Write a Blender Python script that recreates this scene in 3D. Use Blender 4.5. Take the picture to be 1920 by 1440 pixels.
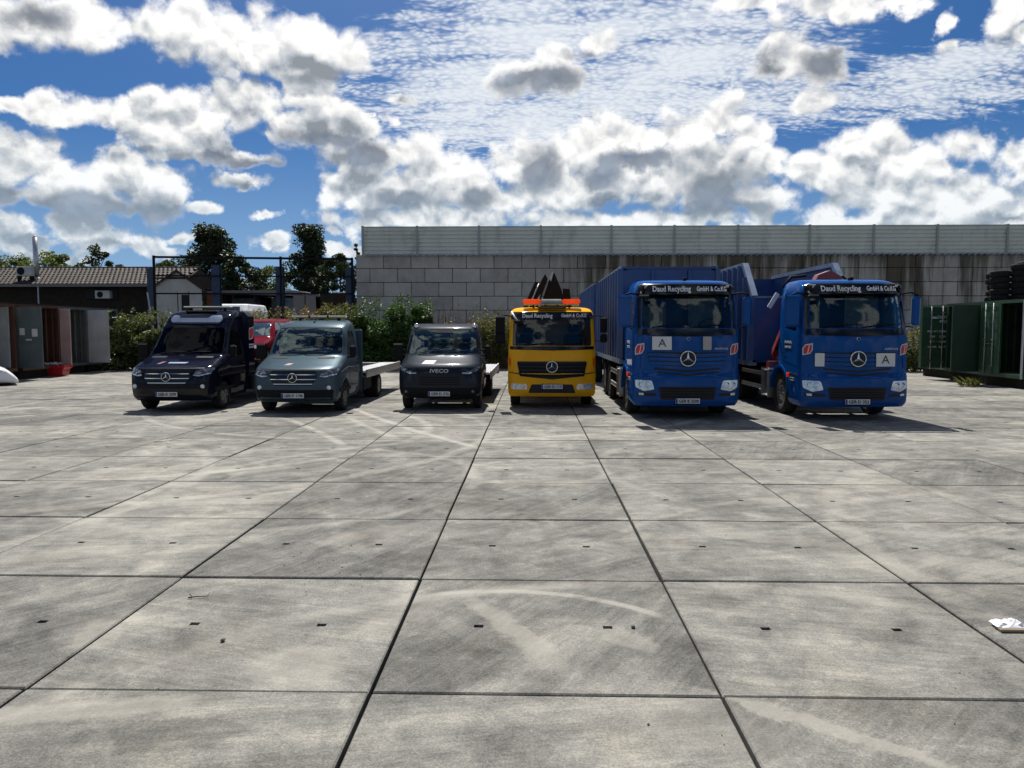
import bpy, bmesh, math, random
import numpy as np
from mathutils import Vector, Matrix

for _o in list(bpy.data.objects):
    bpy.data.objects.remove(_o)
scene = bpy.context.scene
COL = scene.collection
R = math.radians

# ------------------------------------------------------------------ camera
CAM_H = 1.95
YAW, PITCH = R(1.43), R(4.09)
FPX = 1440.0
cam_data = bpy.data.cameras.new('camera')
cam = bpy.data.objects.new('camera', cam_data)
COL.objects.link(cam)
cam_data.sensor_width = 36.0
cam_data.lens = 36.0 * FPX / 1920.0
cam_data.clip_start = 0.05
cam_data.clip_end = 6000.0
cam.location = (0, 0, CAM_H)
cam.rotation_euler = (R(90) - PITCH, 0, YAW)
scene.camera = cam

_f = np.array([-math.sin(YAW) * math.cos(PITCH), math.cos(YAW) * math.cos(PITCH), -math.sin(PITCH)])
_r = np.array([math.cos(YAW), math.sin(YAW), 0.0])
_u = np.cross(_r, _f)


def ray(x, y):
    """direction of a pixel of the 1920 x 1440 photograph"""
    return _f + _r * (x - 960) / FPX - _u * (y - 720) / FPX


def on_ground(x, y, z=0.0):
    d = ray(x, y)
    t = (z - CAM_H) / d[2]
    return (d[0] * t, d[1] * t, z)


def at_y(x, y, Y):
    d = ray(x, y)
    t = Y / d[1]
    return (d[0] * t, Y, CAM_H + d[2] * t)


# ------------------------------------------------------------------ light and sky
SUN_EL, SUN_AZ = R(55.0), R(-8.0)          # azimuth measured from +Y towards +X
sun_data = bpy.data.lights.new('sun', 'SUN')
sun_data.energy = 5.0
sun_data.angle = R(0.53)
sun_data.color = (1.0, 0.95, 0.87)
sun = bpy.data.objects.new('sun', sun_data)
COL.objects.link(sun)
_sd = Vector((math.sin(SUN_AZ) * math.cos(SUN_EL), math.cos(SUN_AZ) * math.cos(SUN_EL), math.sin(SUN_EL)))
sun.rotation_euler = _sd.to_track_quat('Z', 'Y').to_euler()
sun.location = (0, 30, 40)

vs = scene.view_settings
vs.view_transform = 'Standard'
vs.look = 'None'
vs.exposure = 0.55
vs.gamma = 1.0
vs.use_curve_mapping = False


class NT:
    """small helper to write node trees"""

    def __init__(self, tree):
        self.t = tree
        self.n = tree.nodes
        self.l = tree.links

    def _set(self, sock, v):
        if isinstance(v, bpy.types.NodeSocket):
            self.l.new(v, sock)
        else:
            if sock.type == 'RGBA' and hasattr(v, '__len__') and len(v) == 3:
                v = (*v, 1.0)
            if sock.type == 'VECTOR' and not hasattr(v, '__len__'):
                v = (v, v, v)
            sock.default_value = v

    def math(self, op, a, b=0.0, c=None, clamp=False):
        n = self.n.new('ShaderNodeMath')
        n.operation = op
        n.use_clamp = clamp
        self._set(n.inputs[0], a)
        self._set(n.inputs[1], b)
        if c is not None:
            self._set(n.inputs[2], c)
        return n.outputs[0]

    def vec(self, op, a, b=(0, 0, 0), c=None, out=0):
        n = self.n.new('ShaderNodeVectorMath')
        n.operation = op
        self._set(n.inputs[0], a)
        if op == 'SCALE':
            self._set(n.inputs['Scale'], b)
        else:
            self._set(n.inputs[1], b)
        if c is not None:
            self._set(n.inputs[2], c)
        return n.outputs['Value'] if op in ('DOT_PRODUCT', 'LENGTH', 'DISTANCE') else n.outputs[0]

    def noise(self, v, scale=5.0, detail=4.0, rough=0.5, dist=0.0, lac=2.0, color=False, dim='3D'):
        n = self.n.new('ShaderNodeTexNoise')
        n.noise_dimensions = dim
        self._set(n.inputs['Vector'], v)
        n.inputs['Scale'].default_value = scale
        n.inputs['Detail'].default_value = detail
        n.inputs['Roughness'].default_value = rough
        n.inputs['Lacunarity'].default_value = lac
        n.inputs['Distortion'].default_value = dist
        return n.outputs['Color'] if color else n.outputs['Fac']

    def voro(self, v, scale=5.0, feature='F1', detail=0.0, rough=0.5, rand=1.0, smooth=None, out='Distance', dim='3D'):
        n = self.n.new('ShaderNodeTexVoronoi')
        n.voronoi_dimensions = dim
        n.feature = feature
        self._set(n.inputs['Vector'], v)
        n.inputs['Scale'].default_value = scale
        n.inputs['Detail'].default_value = detail
        n.inputs['Roughness'].default_value = rough
        n.inputs['Randomness'].default_value = rand
        if smooth is not None:
            n.inputs['Smoothness'].default_value = smooth
        return n.outputs[out]

    def ramp(self, fac, pts, interp='LINEAR'):
        n = self.n.new('ShaderNodeValToRGB')
        n.color_ramp.interpolation = interp
        e = n.color_ramp.elements
        while len(e) < len(pts):
            e.new(0.5)
        for el, (p, c) in zip(e, pts):
            el.position = p
            if not hasattr(c, '__len__'):
                c = (c, c, c)
            el.color = (*c[:3], 1.0)
        self._set(n.inputs[0], fac)
        return n.outputs[0]

    def mapr(self, v, a, b, c=0.0, d=1.0, smooth=False):
        n = self.n.new('ShaderNodeMapRange')
        n.clamp = True
        if smooth:
            n.interpolation_type = 'SMOOTHSTEP'
        self._set(n.inputs['Value'], v)
        self._set(n.inputs['From Min'], a)
        self._set(n.inputs['From Max'], b)
        self._set(n.inputs['To Min'], c)
        self._set(n.inputs['To Max'], d)
        return n.outputs[0]

    def mix(self, fac, a, b, blend='MIX'):
        n = self.n.new('ShaderNodeMix')
        n.data_type = 'RGBA'
        n.blend_type = blend
        n.clamp_factor = True
        self._set(n.inputs[0], fac)
        self._set(n.inputs[6], a)
        self._set(n.inputs[7], b)
        return n.outputs[2]

    def fmix(self, fac, a, b):
        n = self.n.new('ShaderNodeMix')
        n.data_type = 'FLOAT'
        self._set(n.inputs[0], fac)
        self._set(n.inputs[2], a)
        self._set(n.inputs[3], b)
        return n.outputs[0]

    def comb(self, x, y, z=0.0):
        n = self.n.new('ShaderNodeCombineXYZ')
        for i, v in enumerate((x, y, z)):
            self._set(n.inputs[i], v)
        return n.outputs[0]

    def sep(self, v):
        n = self.n.new('ShaderNodeSeparateXYZ')
        self._set(n.inputs[0], v)
        return n.outputs

    def mapping(self, v, loc=(0, 0, 0), rot=(0, 0, 0), scale=(1, 1, 1)):
        n = self.n.new('ShaderNodeMapping')
        self._set(n.inputs['Vector'], v)
        n.inputs['Location'].default_value = loc
        n.inputs['Rotation'].default_value = rot
        n.inputs['Scale'].default_value = scale
        return n.outputs[0]

    def bump(self, h, strength=0.3, dist=0.01):
        n = self.n.new('ShaderNodeBump')
        n.inputs['Strength'].default_value = strength
        n.inputs['Distance'].default_value = dist
        self._set(n.inputs['Height'], h)
        return n.outputs[0]


def build_world():
    w = bpy.data.worlds.new('World')
    scene.world = w
    w.use_nodes = True
    w.node_tree.nodes.clear()
    g = NT(w.node_tree)
    out = g.n.new('ShaderNodeOutputWorld')
    tc = g.n.new('ShaderNodeTexCoord')
    D = g.vec('NORMALIZE', tc.outputs['Generated'])
    x, y, z = g.sep(D)
    sky = g.n.new('ShaderNodeTexSky')
    sky.sky_type = 'NISHITA'
    sky.sun_disc = False
    sky.sun_elevation = SUN_EL
    sky.sun_rotation = SUN_AZ
    sky.air_density = 1.0
    sky.dust_density = 0.2
    sky.ozone_density = 3.0
    g._set(sky.inputs['Vector'], g.vec('ADD', D, (0, 0, 0.10)))
    hs = g.n.new('ShaderNodeHueSaturation')
    hs.inputs['Hue'].default_value = 0.505
    hs.inputs['Saturation'].default_value = 1.30
    g.l.new(sky.outputs[0], hs.inputs['Color'])
    blue = g.vec('SCALE', g.mix(1.0, hs.outputs[0], SKY_TINT, 'MULTIPLY'), SKY_S)

    az = g.math('ARCTAN2', x, y)
    el = g.math('ARCSINE', z)
    P = g.comb(az, el, 0.0)
    # stereographic sky coordinates: even scale over the whole dome
    z1 = g.math('ADD', z, 1.0)
    st = g.vec('MULTIPLY', g.vec('DIVIDE', D, g.comb(z1, z1, 1.0)), (1, 1, 0))
    z2 = g.math('ADD', z, 0.22)
    plane = g.vec('MULTIPLY', g.vec('DIVIDE', D, g.comb(z2, z2, 1.0)), (1, 1, 0))

    def ang(px, py):
        d = ray(px, py)
        d = d / np.linalg.norm(d)
        return math.atan2(d[0], d[1]), math.asin(d[2])

    def blobs(lst, src, k=0.25):
        """one minus the distance to the nearest of a list of clouds (px, py, rx, ry)"""
        q = None
        for (px, py, rx, ry) in lst:
            a, e = ang(px, py)
            sa = GROW * 2 / abs(ang(px + rx, py)[0] - ang(px - rx, py)[0])
            se = GROW * 2 / abs(ang(px, py + ry)[1] - ang(px, py - ry)[1])
            v = g.vec('MULTIPLY_ADD', src, (sa, se, 0), (-a * sa, -e * se, 0))
            d2 = g.vec('DOT_PRODUCT', v, v)
            q = d2 if q is None else g.math('SMOOTH_MIN', q, d2, k)
        return g.math('SUBTRACT', 1.0, g.math('SQRT', g.math('MAXIMUM', q, 0.0)))

    def air(col):
        """pale band of distant air over the horizon"""
        return g.mix(g.mapr(el, -0.03, 0.26, 0.50, 0.0, True), col, (0.50 * CLOUD_L, 0.70 * CLOUD_L, 0.88 * CLOUD_L))

    # ---- clouds of the part of the sky that the photograph shows
    wrp = g.vec('SUBTRACT', g.noise(st, 11.0, 6.0, 0.62, color=True, dim='2D'), (0.5, 0.5, 0.5))
    Pw = g.vec('MULTIPLY_ADD', wrp, (0.075, 0.055, 0.0), P)
    ss = (_sd.x / (1 + _sd.z), _sd.y / (1 + _sd.z), 0)

    def billow(v):
        a = g.noise(v, 14.0, 9.0, 0.57, dim='2D')
        b = g.voro(v, 21.0, 'F1', 2.0, 0.50, 1.0, dim='2D')
        return g.math('MULTIPLY_ADD', b, -0.50, a)
    stw = g.vec('MULTIPLY_ADD', wrp, (0.03, 0.03, 0), st)
    n0 = billow(stw)
    n1 = billow(g.vec('MULTIPLY_ADD', g.vec('SUBTRACT', ss, st), (0.017, 0.017, 0), stw))
    relief = g.math('SUBTRACT', n0, n1)
    nz = g.math('SUBTRACT', n0, 0.20)

    body = blobs(CLOUDS, Pw)
    rise = g.math('SUBTRACT', body, blobs(CLOUDS, g.vec('ADD', Pw, (0.0, 0.030, 0.0))))
    dens = g.math('ADD', body, g.math('MULTIPLY', nz, 1.35))
    a_c = g.mapr(g.math('MULTIPLY_ADD', g.math('SUBTRACT', g.noise(stw, 55.0, 5.0, 0.6, dim='2D'), 0.5), 0.35, dens), -0.06, 0.40, 0, 1, True)
    core = g.mapr(dens, 0.10, 1.05, 0.0, 1.0, True)
    dark = g.math('ADD', blobs(DARKS, Pw, 0.2), g.math('MULTIPLY', nz, 1.5))
    dk = g.math('MULTIPLY', g.mapr(dark, -0.35, 0.60, 0.0, 0.90, True), g.mapr(dens, 0.0, 0.30, 0.35, 1.0))
    big = g.mapr(g.noise(st, 4.5, 5.0, 0.6, dim='2D'), 0.42, 0.66, 0.0, 1.0, True)
    lum = g.math('SUBTRACT', 1.00, g.math('MULTIPLY', core, 0.17))
    lum = g.math('SUBTRACT', lum, g.math('MULTIPLY', g.math('MULTIPLY', big, core), 0.42))
    lum = g.math('ADD', lum, g.math('MULTIPLY', g.math('MINIMUM', g.math('MAXIMUM', relief, -0.22), 0.15), 2.0))
    lum = g.math('MULTIPLY_ADD', g.math('MINIMUM', g.math('MAXIMUM', rise, -0.60), 0.25), 0.75, lum)
    lum = g.math('MINIMUM', g.math('MAXIMUM', lum, 0.36), 1.15)
    ccol = g.mix(g.mapr(lum, 0.45, 0.98, 1.0, 0.0), (1.0, 0.995, 0.98), (0.80, 0.89, 1.0))
    ccol = g.vec('SCALE', ccol, g.math('MULTIPLY', lum, CLOUD_L))
    ccol = g.mix(dk, ccol, g.vec('SCALE', (0.19, 0.23, 0.30), g.mapr(n0, 0.05, 0.5, 0.75 * CLOUD_L, 1.45 * CLOUD_L)))

    # high rippled cloud sheet
    rw = g.vec('SUBTRACT', g.noise(plane, 5.0, 4.0, 0.6, color=True, dim='2D'), (0.5, 0.5, 0.5))
    rp = g.mapping(plane, rot=(0, 0, R(28)), scale=(1.0, 1.5, 1))
    rw = g.vec('MULTIPLY_ADD', rw, (0.09, 0.09, 0), rp)
    cell = g.math('SUBTRACT', 0.62, g.voro(rw, 52.0, 'F1', 0.0, 0.5, 1.0, dim='2D'))
    cell = g.math('MULTIPLY_ADD', g.math('SUBTRACT', g.noise(rw, 30.0, 4.0, 0.65, dim='2D'), 0.5), 1.2, cell)
    fib = g.noise(g.mapping(plane, rot=(0, 0, R(62)), scale=(1.0, 4.0, 1)), 4.0, 5.0, 0.65, dim='2D')
    msk = g.math('MULTIPLY_ADD', g.math('SUBTRACT', fib, 0.5), 2.6, blobs(RIPPLES, Pw, 0.3))
    veil = g.mapr(msk, -0.25, 1.05, 0.0, 0.80, True)
    puff = g.math('MULTIPLY', g.mapr(cell, -0.15, 0.65, 0, 1, True), g.mapr(msk, -0.40, 0.25, 0, 0.62, True))
    a_r = g.math('MINIMUM', g.math('ADD', g.math('MULTIPLY', puff, g.math('SUBTRACT', 1.1, veil)), veil), 0.92)
    col = g.mix(a_r, blue, (0.90 * CLOUD_L, 0.95 * CLOUD_L, 1.0 * CLOUD_L))
    col = air(g.mix(a_c, col, ccol))
    # bright aureole round the sun, which stands just above the picture
    near = g.math('POWER', g.math('MAXIMUM', g.vec('DOT_PRODUCT', D, tuple(_sd)), 0.0), 9.0)
    col = g.vec('MULTIPLY_ADD', g.comb(near, near, near), (0.14, 0.145, 0.155), col)
    bg1 = g.n.new('ShaderNodeBackground')
    g._set(bg1.inputs['Color'], col)

    # ---- the same kind of sky all round, spread by noise
    gn = g.noise(g.vec('MULTIPLY_ADD', g.vec('SUBTRACT', g.noise(st, 9.0, 3.0, 0.6, color=True, dim='2D'), (0.5, 0.5, 0.5)), (0.07, 0.07, 0), st), 5.2, 7.0, 0.60, dim='2D')
    gden = g.mapr(gn, 0.515, 0.575, 0.0, 1.0, True)
    gcol = g.mix(g.mapr(gn, 0.60, 0.72, 0.0, 0.75, True), (0.97, 0.98, 1.0), (0.40, 0.44, 0.50))
    gcol = g.vec('SCALE', gcol, 0.92 * CLOUD_L)
    bg2 = g.n.new('ShaderNodeBackground')
    g._set(bg2.inputs['Color'], g.vec('MULTIPLY_ADD', g.comb(near, near, near), (0.14, 0.145, 0.155), air(g.mix(gden, blue, gcol))))

    inb = g.math('MULTIPLY',
                 g.mapr(g.math('ABSOLUTE', g.math('ADD', az, YAW)), 0.61, 0.70, 0.0, 1.0, True), 1.0)
    inb = g.math('MAXIMUM', inb, g.mapr(el, 0.42, 0.50, 0.0, 1.0, True))
    inb = g.math('MAXIMUM', inb, g.math('LESS_THAN', el, -0.01))
    ms = g.n.new('ShaderNodeMixShader')
    g._set(ms.inputs[0], inb)
    g.l.new(bg1.outputs[0], ms.inputs[1])
    g.l.new(bg2.outputs[0], ms.inputs[2])
    g.l.new(ms.outputs[0], out.inputs[0])
    w.cycles.sampling_method = 'MANUAL'
    w.cycles.sample_map_resolution = 256


CLOUD_L = 0.62
SKY_TINT = (0.72, 0.90, 1.0)
SKY_S = 0.047
GROW = 0.80
CLOUDS = [
    # bank along the top left
    (40, 30, 190, 62), (230, 45, 180, 62), (420, 50, 165, 66), (560, 88, 112, 58), (615, 105, 60, 40),
    (500, 105, 90, 40), (10, 80, 22, 30), (570, 150, 60, 26),
    # long bank below it
    (30, 205, 70, 20), (130, 218, 80, 28), (215, 215, 75, 40), (262, 188, 42, 30), (330, 225, 95, 50),
    (430, 205, 80, 42), (500, 190, 60, 40), (585, 185, 52, 42), (560, 240, 90, 34), (650, 245, 80, 44),
    (745, 275, 85, 52), (735, 220, 32, 20), (690, 300, 90, 40), (350, 275, 90, 22), (440, 292, 100, 22), (695, 214, 10, 6),
    # heap low on the left
    (20, 300, 80, 50), (110, 318, 90, 56), (215, 315, 95, 60), (285, 345, 70, 55), (120, 365, 180, 34), (370, 387, 42, 17),
    (455, 340, 72, 20), (430, 330, 40, 14), (495, 407, 38, 13), (628, 430, 20, 15),
    # along the left horizon
    (35, 445, 80, 34), (130, 430, 52, 38), (190, 450, 60, 36), (260, 462, 55, 24), (310, 478, 60, 14), (60, 480, 120, 16),
    (515, 458, 38, 15), (345, 450, 24, 12), (650, 468, 30, 12),
    # great bank over the barrier
    (635, 368, 58, 34), (720, 360, 80, 46), (790, 340, 90, 55), (880, 335, 80, 55), (930, 375, 70, 40), (960, 310, 60, 44),
    (1030, 305, 80, 50), (1090, 280, 90, 52), (1180, 262, 80, 46), (1260, 250, 80, 44), (1340, 238, 66, 40), (1395, 255, 62, 46),
    (1440, 300, 50, 40), (1330, 320, 130, 70), (1200, 340, 150, 60), (1080, 360, 130, 50), (1450, 360, 90, 56),
    (1550, 320, 80, 50), (1640, 300, 80, 44), (1720, 320, 80, 50), (1800, 290, 70, 54), (1850, 275, 50, 44), (1920, 310, 70, 46),
    (1620, 375, 150, 56), (1780, 375, 160, 56), (1900, 390, 90, 60), (800, 412, 230, 26), (1200, 412, 330, 28), (1640, 418, 330, 22),
    # separate heaps higher up
    (1130, 85, 62, 34), (1040, 110, 60, 30), (990, 145, 60, 34), (1060, 155, 66, 30),
    (1490, 105, 66, 46), (1545, 120, 66, 44), (1530, 188, 58, 22), (1460, 130, 40, 34),
    (1420, 8, 90, 24), (1560, 14, 110, 34), (1680, 10, 80, 26), (1780, 40, 20, 34), (1775, 92, 18, 18), (1890, 40, 44, 48), (1920, 80, 30, 22),
    (750, 185, 36, 14),
]
DARKS = [
    (150, 382, 190, 26), (20, 352, 70, 22), (280, 392, 70, 16), (455, 302, 100, 17), (390, 290, 50, 12),
    (700, 288, 40, 26), (600, 262, 80, 14), (1015, 318, 38, 42), (760, 372, 45, 16), (905, 372, 42, 24), (690, 302, 34, 14),
    (1345, 345, 80, 44), (1370, 385, 110, 24), (1290, 385, 50, 16), (1130, 340, 30, 22), (1190, 300, 60, 16),
    (1035, 155, 72, 24), (990, 148, 40, 14), (1105, 108, 50, 15), (1545, 112, 55, 34), (1450, 128, 24, 30), (1590, 140, 30, 20),
    (60, 462, 70, 12), (200, 462, 50, 12), (1880, 405, 60, 12), (60, 30, 60, 26),
    (1130, 385, 40, 14), (460, 350, 22, 8),
]
RIPPLES = [
    (980, 70, 190, 90), (900, 170, 190, 90), (1130, 180, 230, 70), (1300, 110, 190, 90), (1350, 190, 190, 40), (1180, 40, 170, 60),
    (1700, 170, 230, 45), (1760, 130, 200, 26), (870, 240, 120, 50), (1000, 230, 160, 60), (780, 160, 60, 26),
]
build_world()
# ---- END SKY

# ------------------------------------------------------------------ helpers: meshes and objects
class MB:
    """collects verts and faces that become ONE mesh object"""

    def __init__(self):
        self.v, self.f, self.s = [], [], []

    def add(self, verts, faces, smooth=False):
        o = len(self.v)
        self.v += [tuple(p) for p in verts]
        self.f += [tuple(i + o for i in f) for f in faces]
        self.s += [smooth] * len(faces)
        return self

    def box(self, x0, x1, y0, y1, z0, z1):
        vs_ = [(x0, y0, z0), (x1, y0, z0), (x1, y1, z0), (x0, y1, z0), (x0, y0, z1), (x1, y0, z1), (x1, y1, z1), (x0, y1, z1)]
        fs = [(0, 3, 2, 1), (4, 5, 6, 7), (0, 1, 5, 4), (1, 2, 6, 5), (2, 3, 7, 6), (3, 0, 4, 7)]
        return self.add(vs_, fs)

    def bbox(self, x0, x1, y0, y1, z0, z1, b=0.01):
        """box with chamfered edges"""
        b = min(b, abs(x1 - x0) * 0.45, abs(y1 - y0) * 0.45, abs(z1 - z0) * 0.45)
        bm = bmesh.new()
        bmesh.ops.create_cube(bm, size=1.0)
        for v in bm.verts:
            v.co = Vector(((x0 + x1) / 2 + v.co.x * (x1 - x0), (y0 + y1) / 2 + v.co.y * (y1 - y0), (z0 + z1) / 2 + v.co.z * (z1 - z0)))
        bmesh.ops.bevel(bm, geom=bm.edges[:], offset=b, segments=1, affect='EDGES', profile=0.5)
        bm.verts.index_update()
        self.add([v.co[:] for v in bm.verts], [[v.index for v in f.verts] for f in bm.faces])
        bm.free()
        return self

    def prism(self, poly, axis, a, b, smooth=False):
        """polygon (u, v) pushed along an axis: 'x' -> (y, z), 'y' -> (x, z), 'z' -> (x, y)"""
        def P(u, v, t):
            return {'x': (t, u, v), 'y': (u, t, v), 'z': (u, v, t)}[axis]
        n = len(poly)
        vs_ = [P(u, v, a) for u, v in poly] + [P(u, v, b) for u, v in poly]
        o = len(self.v)
        self.v += vs_
        self.f += [tuple(o + i for i in range(n))[::-1], tuple(o + n + i for i in range(n))]
        self.s += [False, False]
        for i in range(n):
            j = (i + 1) % n
            self.f.append((o + i, o + j, o + n + j, o + n + i))
            self.s.append(smooth)
        return self

    def tube(self, path, r, n=8, r1=None, cap=True):
        """round bar along a polyline; r may taper to r1"""
        path = [Vector(p) for p in path]
        rings = []
        m = len(path)
        up = Vector((0, 0, 1))
        for i, p in enumerate(path):
            t = (path[min(i + 1, m - 1)] - path[max(i - 1, 0)]).normalized()
            a = t.cross(up)
            if a.length < 1e-3:
                a = t.cross(Vector((1, 0, 0)))
            a.normalize()
            b = t.cross(a)
            rr = r if r1 is None else r + (r1 - r) * i / max(m - 1, 1)
            rings.append([p + a * math.cos(2 * math.pi * k / n) * rr + b * math.sin(2 * math.pi * k / n) * rr for k in range(n)])
        o = len(self.v)
        for ring in rings:
            self.v += [tuple(q) for q in ring]
        for i in range(m - 1):
            for k in range(n):
                k2 = (k + 1) % n
                self.f.append((o + i * n + k, o + i * n + k2, o + (i + 1) * n + k2, o + (i + 1) * n + k))
                self.s.append(True)
        if cap:
            self.f += [tuple(o + k for k in range(n))[::-1], tuple(o + (m - 1) * n + k for k in range(n))]
            self.s += [False, False]
        return self

    def bar(self, a, b, w, h):
        """square bar from a to b, w across and h upright"""
        a, b = Vector(a), Vector(b)
        t = (b - a).normalized()
        s = t.cross(Vector((0, 0, 1)))
        if s.length < 1e-3:
            s = Vector((1, 0, 0))
        s.normalize()
        u = s.cross(t)
        vs_ = []
        for p in (a, b):
            for q in ((-1, -1), (1, -1), (1, 1), (-1, 1)):
                vs_.append(p + s * q[0] * w / 2 + u * q[1] * h / 2)
        return self.add(vs_, [(3, 2, 1, 0), (4, 5, 6, 7), (0, 1, 5, 4), (1, 2, 6, 5), (2, 3, 7, 6), (3, 0, 4, 7)])

    def lathe(self, prof, c=(0, 0, 0), axis='x', n=24, smooth=True):
        """profile (radius, along) turned about an axis through c"""
        o = len(self.v)
        for r, t in prof:
            for k in range(n):
                a = 2 * math.pi * k / n
                p = {'x': (t, r * math.cos(a), r * math.sin(a)), 'y': (r * math.cos(a), t, r * math.sin(a)),
                     'z': (r * math.cos(a), r * math.sin(a), t)}[axis]
                self.v.append((p[0] + c[0], p[1] + c[1], p[2] + c[2]))
        for i in range(len(prof) - 1):
            for k in range(n):
                k2 = (k + 1) % n
                self.f.append((o + i * n + k, o + i * n + k2, o + (i + 1) * n + k2, o + (i + 1) * n + k))
                self.s.append(smooth)
        return self

    def disc(self, c, r, axis='y', n=20, t=0.01):
        return self.lathe([(1e-4, -t / 2), (r, -t / 2), (r, t / 2), (1e-4, t / 2)], c, axis, n, False)

    def mesh(self, name):
        me = bpy.data.meshes.new(name)
        me.from_pydata(self.v, [], self.f)
        me.polygons.foreach_set('use_smooth', self.s)
        me.update()
        return me

    def build(self, name, mat, parent=None, normals=True, **tags):
        me = self.mesh(name)
        if normals:
            bm = bmesh.new()
            bm.from_mesh(me)
            bmesh.ops.recalc_face_normals(bm, faces=bm.faces)
            bm.to_mesh(me)
            bm.free()
        return link(name, me, mat, parent, **tags)


def link(name, me, mat, parent=None, loc=None, rot=None, **tags):
    o = bpy.data.objects.new(name, me)
    COL.objects.link(o)
    if mat is not None and me is not None and not me.materials:
        me.materials.append(MAT[mat] if isinstance(mat, str) else mat)
    if parent is not None:
        o.parent = parent
    if loc is not None:
        o.location = loc
    if rot is not None:
        o.rotation_euler = rot
    tag(o, **tags)
    return o


def tag(o, label=None, cat=None, group=None, kind=None):
    if label:
        o['label'] = label
    if cat:
        o['category'] = cat
    if group:
        o['group'] = group
    if kind:
        o['kind'] = kind
    return o


def thing(name, label, cat, loc=(0, 0, 0), rz=0.0, group=None):
    o = bpy.data.objects.new(name, None)
    COL.objects.link(o)
    o.empty_display_size = 0.3
    o.location = loc
    o.rotation_euler = (0, 0, rz)
    return tag(o, label, cat, group)


def copy_tree(o, parent=None):
    c = o.copy()
    COL.objects.link(c)
    c.parent = parent
    for ch in [q for q in bpy.data.objects if q.parent is o]:
        copy_tree(ch, c)
    return c


def round_poly(pts, r, n=3):
    out = []
    m = len(pts)
    for i in range(m):
        p = Vector(pts[i])
        a = Vector(pts[i - 1]) - p
        b = Vector(pts[(i + 1) % m]) - p
        rr = min(r, a.length * 0.45, b.length * 0.45)
        a = p + a.normalized() * rr
        b = p + b.normalized() * rr
        for k in range(n + 1):
            t = k / n
            q = a * (1 - t) ** 2 + p * 2 * t * (1 - t) + b * t * t
            out.append((q.x, q.y))
    return out


def text_mesh(s, size, depth=0.004, bold=0.0, align='CENTER', spacing=1.0):
    """lettering as a mesh in the x-z plane, facing -y, its middle at the origin"""
    cu = bpy.data.curves.new('lettering', 'FONT')
    cu.body = s
    cu.size = size
    cu.extrude = depth
    cu.offset = bold
    cu.align_x = align
    cu.align_y = 'CENTER'
    cu.space_character = spacing
    cu.resolution_u = 2
    o = bpy.data.objects.new('lettering', cu)
    COL.objects.link(o)
    dg = bpy.context.evaluated_depsgraph_get()
    me = bpy.data.meshes.new_from_object(o.evaluated_get(dg))
    bpy.data.objects.remove(o)
    bpy.data.curves.remove(cu)
    me.transform(Matrix.Rotation(R(90), 4, 'X'))
    return me


def text(s, size, mat, parent, loc, rot=(0, 0, 0), width=None, bold=0.0, align='CENTER', name='lettering', shear=0.0):
    me = text_mesh(s, size, bold=bold, align=align)
    if width:
        xs = [v.co.x for v in me.vertices]
        k = width / max(max(xs) - min(xs), 1e-6)
        me.transform(Matrix.Diagonal((k, 1, 1, 1)))
    me.materials.clear()
    return link(name, me, mat, parent, loc=loc, rot=rot)


# ------------------------------------------------------------------ materials
MAT = {}


def new_mat(name):
    m = bpy.data.materials.new(name)
    m.use_nodes = True
    g = NT(m.node_tree)
    return m, g, m.node_tree.nodes['Principled BSDF']


def plain(name, col, rough=0.5, metal=0.0, spec=0.5, coat=0.0, var=0.15, scale=3.0, dirt=None, dirt_amt=0.3, bump=0.0):
    """principled colour with soft variation, optional dirt of its own colour and fine relief"""
    m, g, b = new_mat(name)
    tc = g.n.new('ShaderNodeTexCoord')
    v = tc.outputs['Object']
    n = g.noise(v, scale, 5.0, 0.6)
    k = g.mapr(n, 0.3, 0.7, 1 - var, 1 + var)
    c = g.vec('SCALE', col, k)
    rg = g.mapr(n, 0.3, 0.7, max(rough - 0.07, 0.02), min(rough + 0.07, 1))
    if dirt:
        d = g.mapr(g.noise(g.mapping(v, scale=(1, 1, 0.35)), scale * 2.3, 6.0, 0.7), 0.52, 0.72, 0, dirt_amt)
        c = g.mix(d, c, dirt)
        rg = g.fmix(d, rg, 0.85)
    g._set(b.inputs['Base Color'], c)
    g._set(b.inputs['Roughness'], rg)
    b.inputs['Metallic'].default_value = metal
    b.inputs['Specular IOR Level'].default_value = spec
    if coat:
        b.inputs['Coat Weight'].default_value = coat
        b.inputs['Coat Roughness'].default_value = 0.06
    if bump:
        g._set(b.inputs['Normal'], g.bump(g.noise(v, scale * 30, 3.0, 0.6), bump, 0.004))
    MAT[name] = m
    return m


def paint(name, col, coat=0.8, metal=0.0, rough=0.35):
    coat *= 0.5
    """vehicle paint with a dusting of road dirt low down"""
    m, g, b = new_mat(name)
    tc = g.n.new('ShaderNodeTexCoord')
    v = tc.outputs['Object']
    n = g.noise(v, 2.0, 5.0, 0.6)
    c = g.vec('SCALE', col, g.mapr(n, 0.3, 0.7, 0.92, 1.08))
    x, y, z = g.sep(v)
    low = g.mapr(g.math('ADD', z, g.math('MULTIPLY', n, 0.5)), 0.40, 1.0, 0.030, 0.001)
    c = g.mix(g.math('MULTIPLY', low, g.mapr(g.noise(v, 9.0, 5.0, 0.7), 0.3, 0.7, 0.4, 1.4)), c, (0.17, 0.155, 0.13))
    g._set(b.inputs['Base Color'], c)
    b.inputs['Roughness'].default_value = rough
    b.inputs['Metallic'].default_value = metal
    b.inputs['Specular IOR Level'].default_value = 0.0
    b.inputs['Coat Weight'].default_value = coat
    g._set(b.inputs['Coat Roughness'], g.mapr(g.noise(v, 5.0, 4.0, 0.6), 0.3, 0.7, 0.03, 0.09))
    MAT[name] = m


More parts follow.
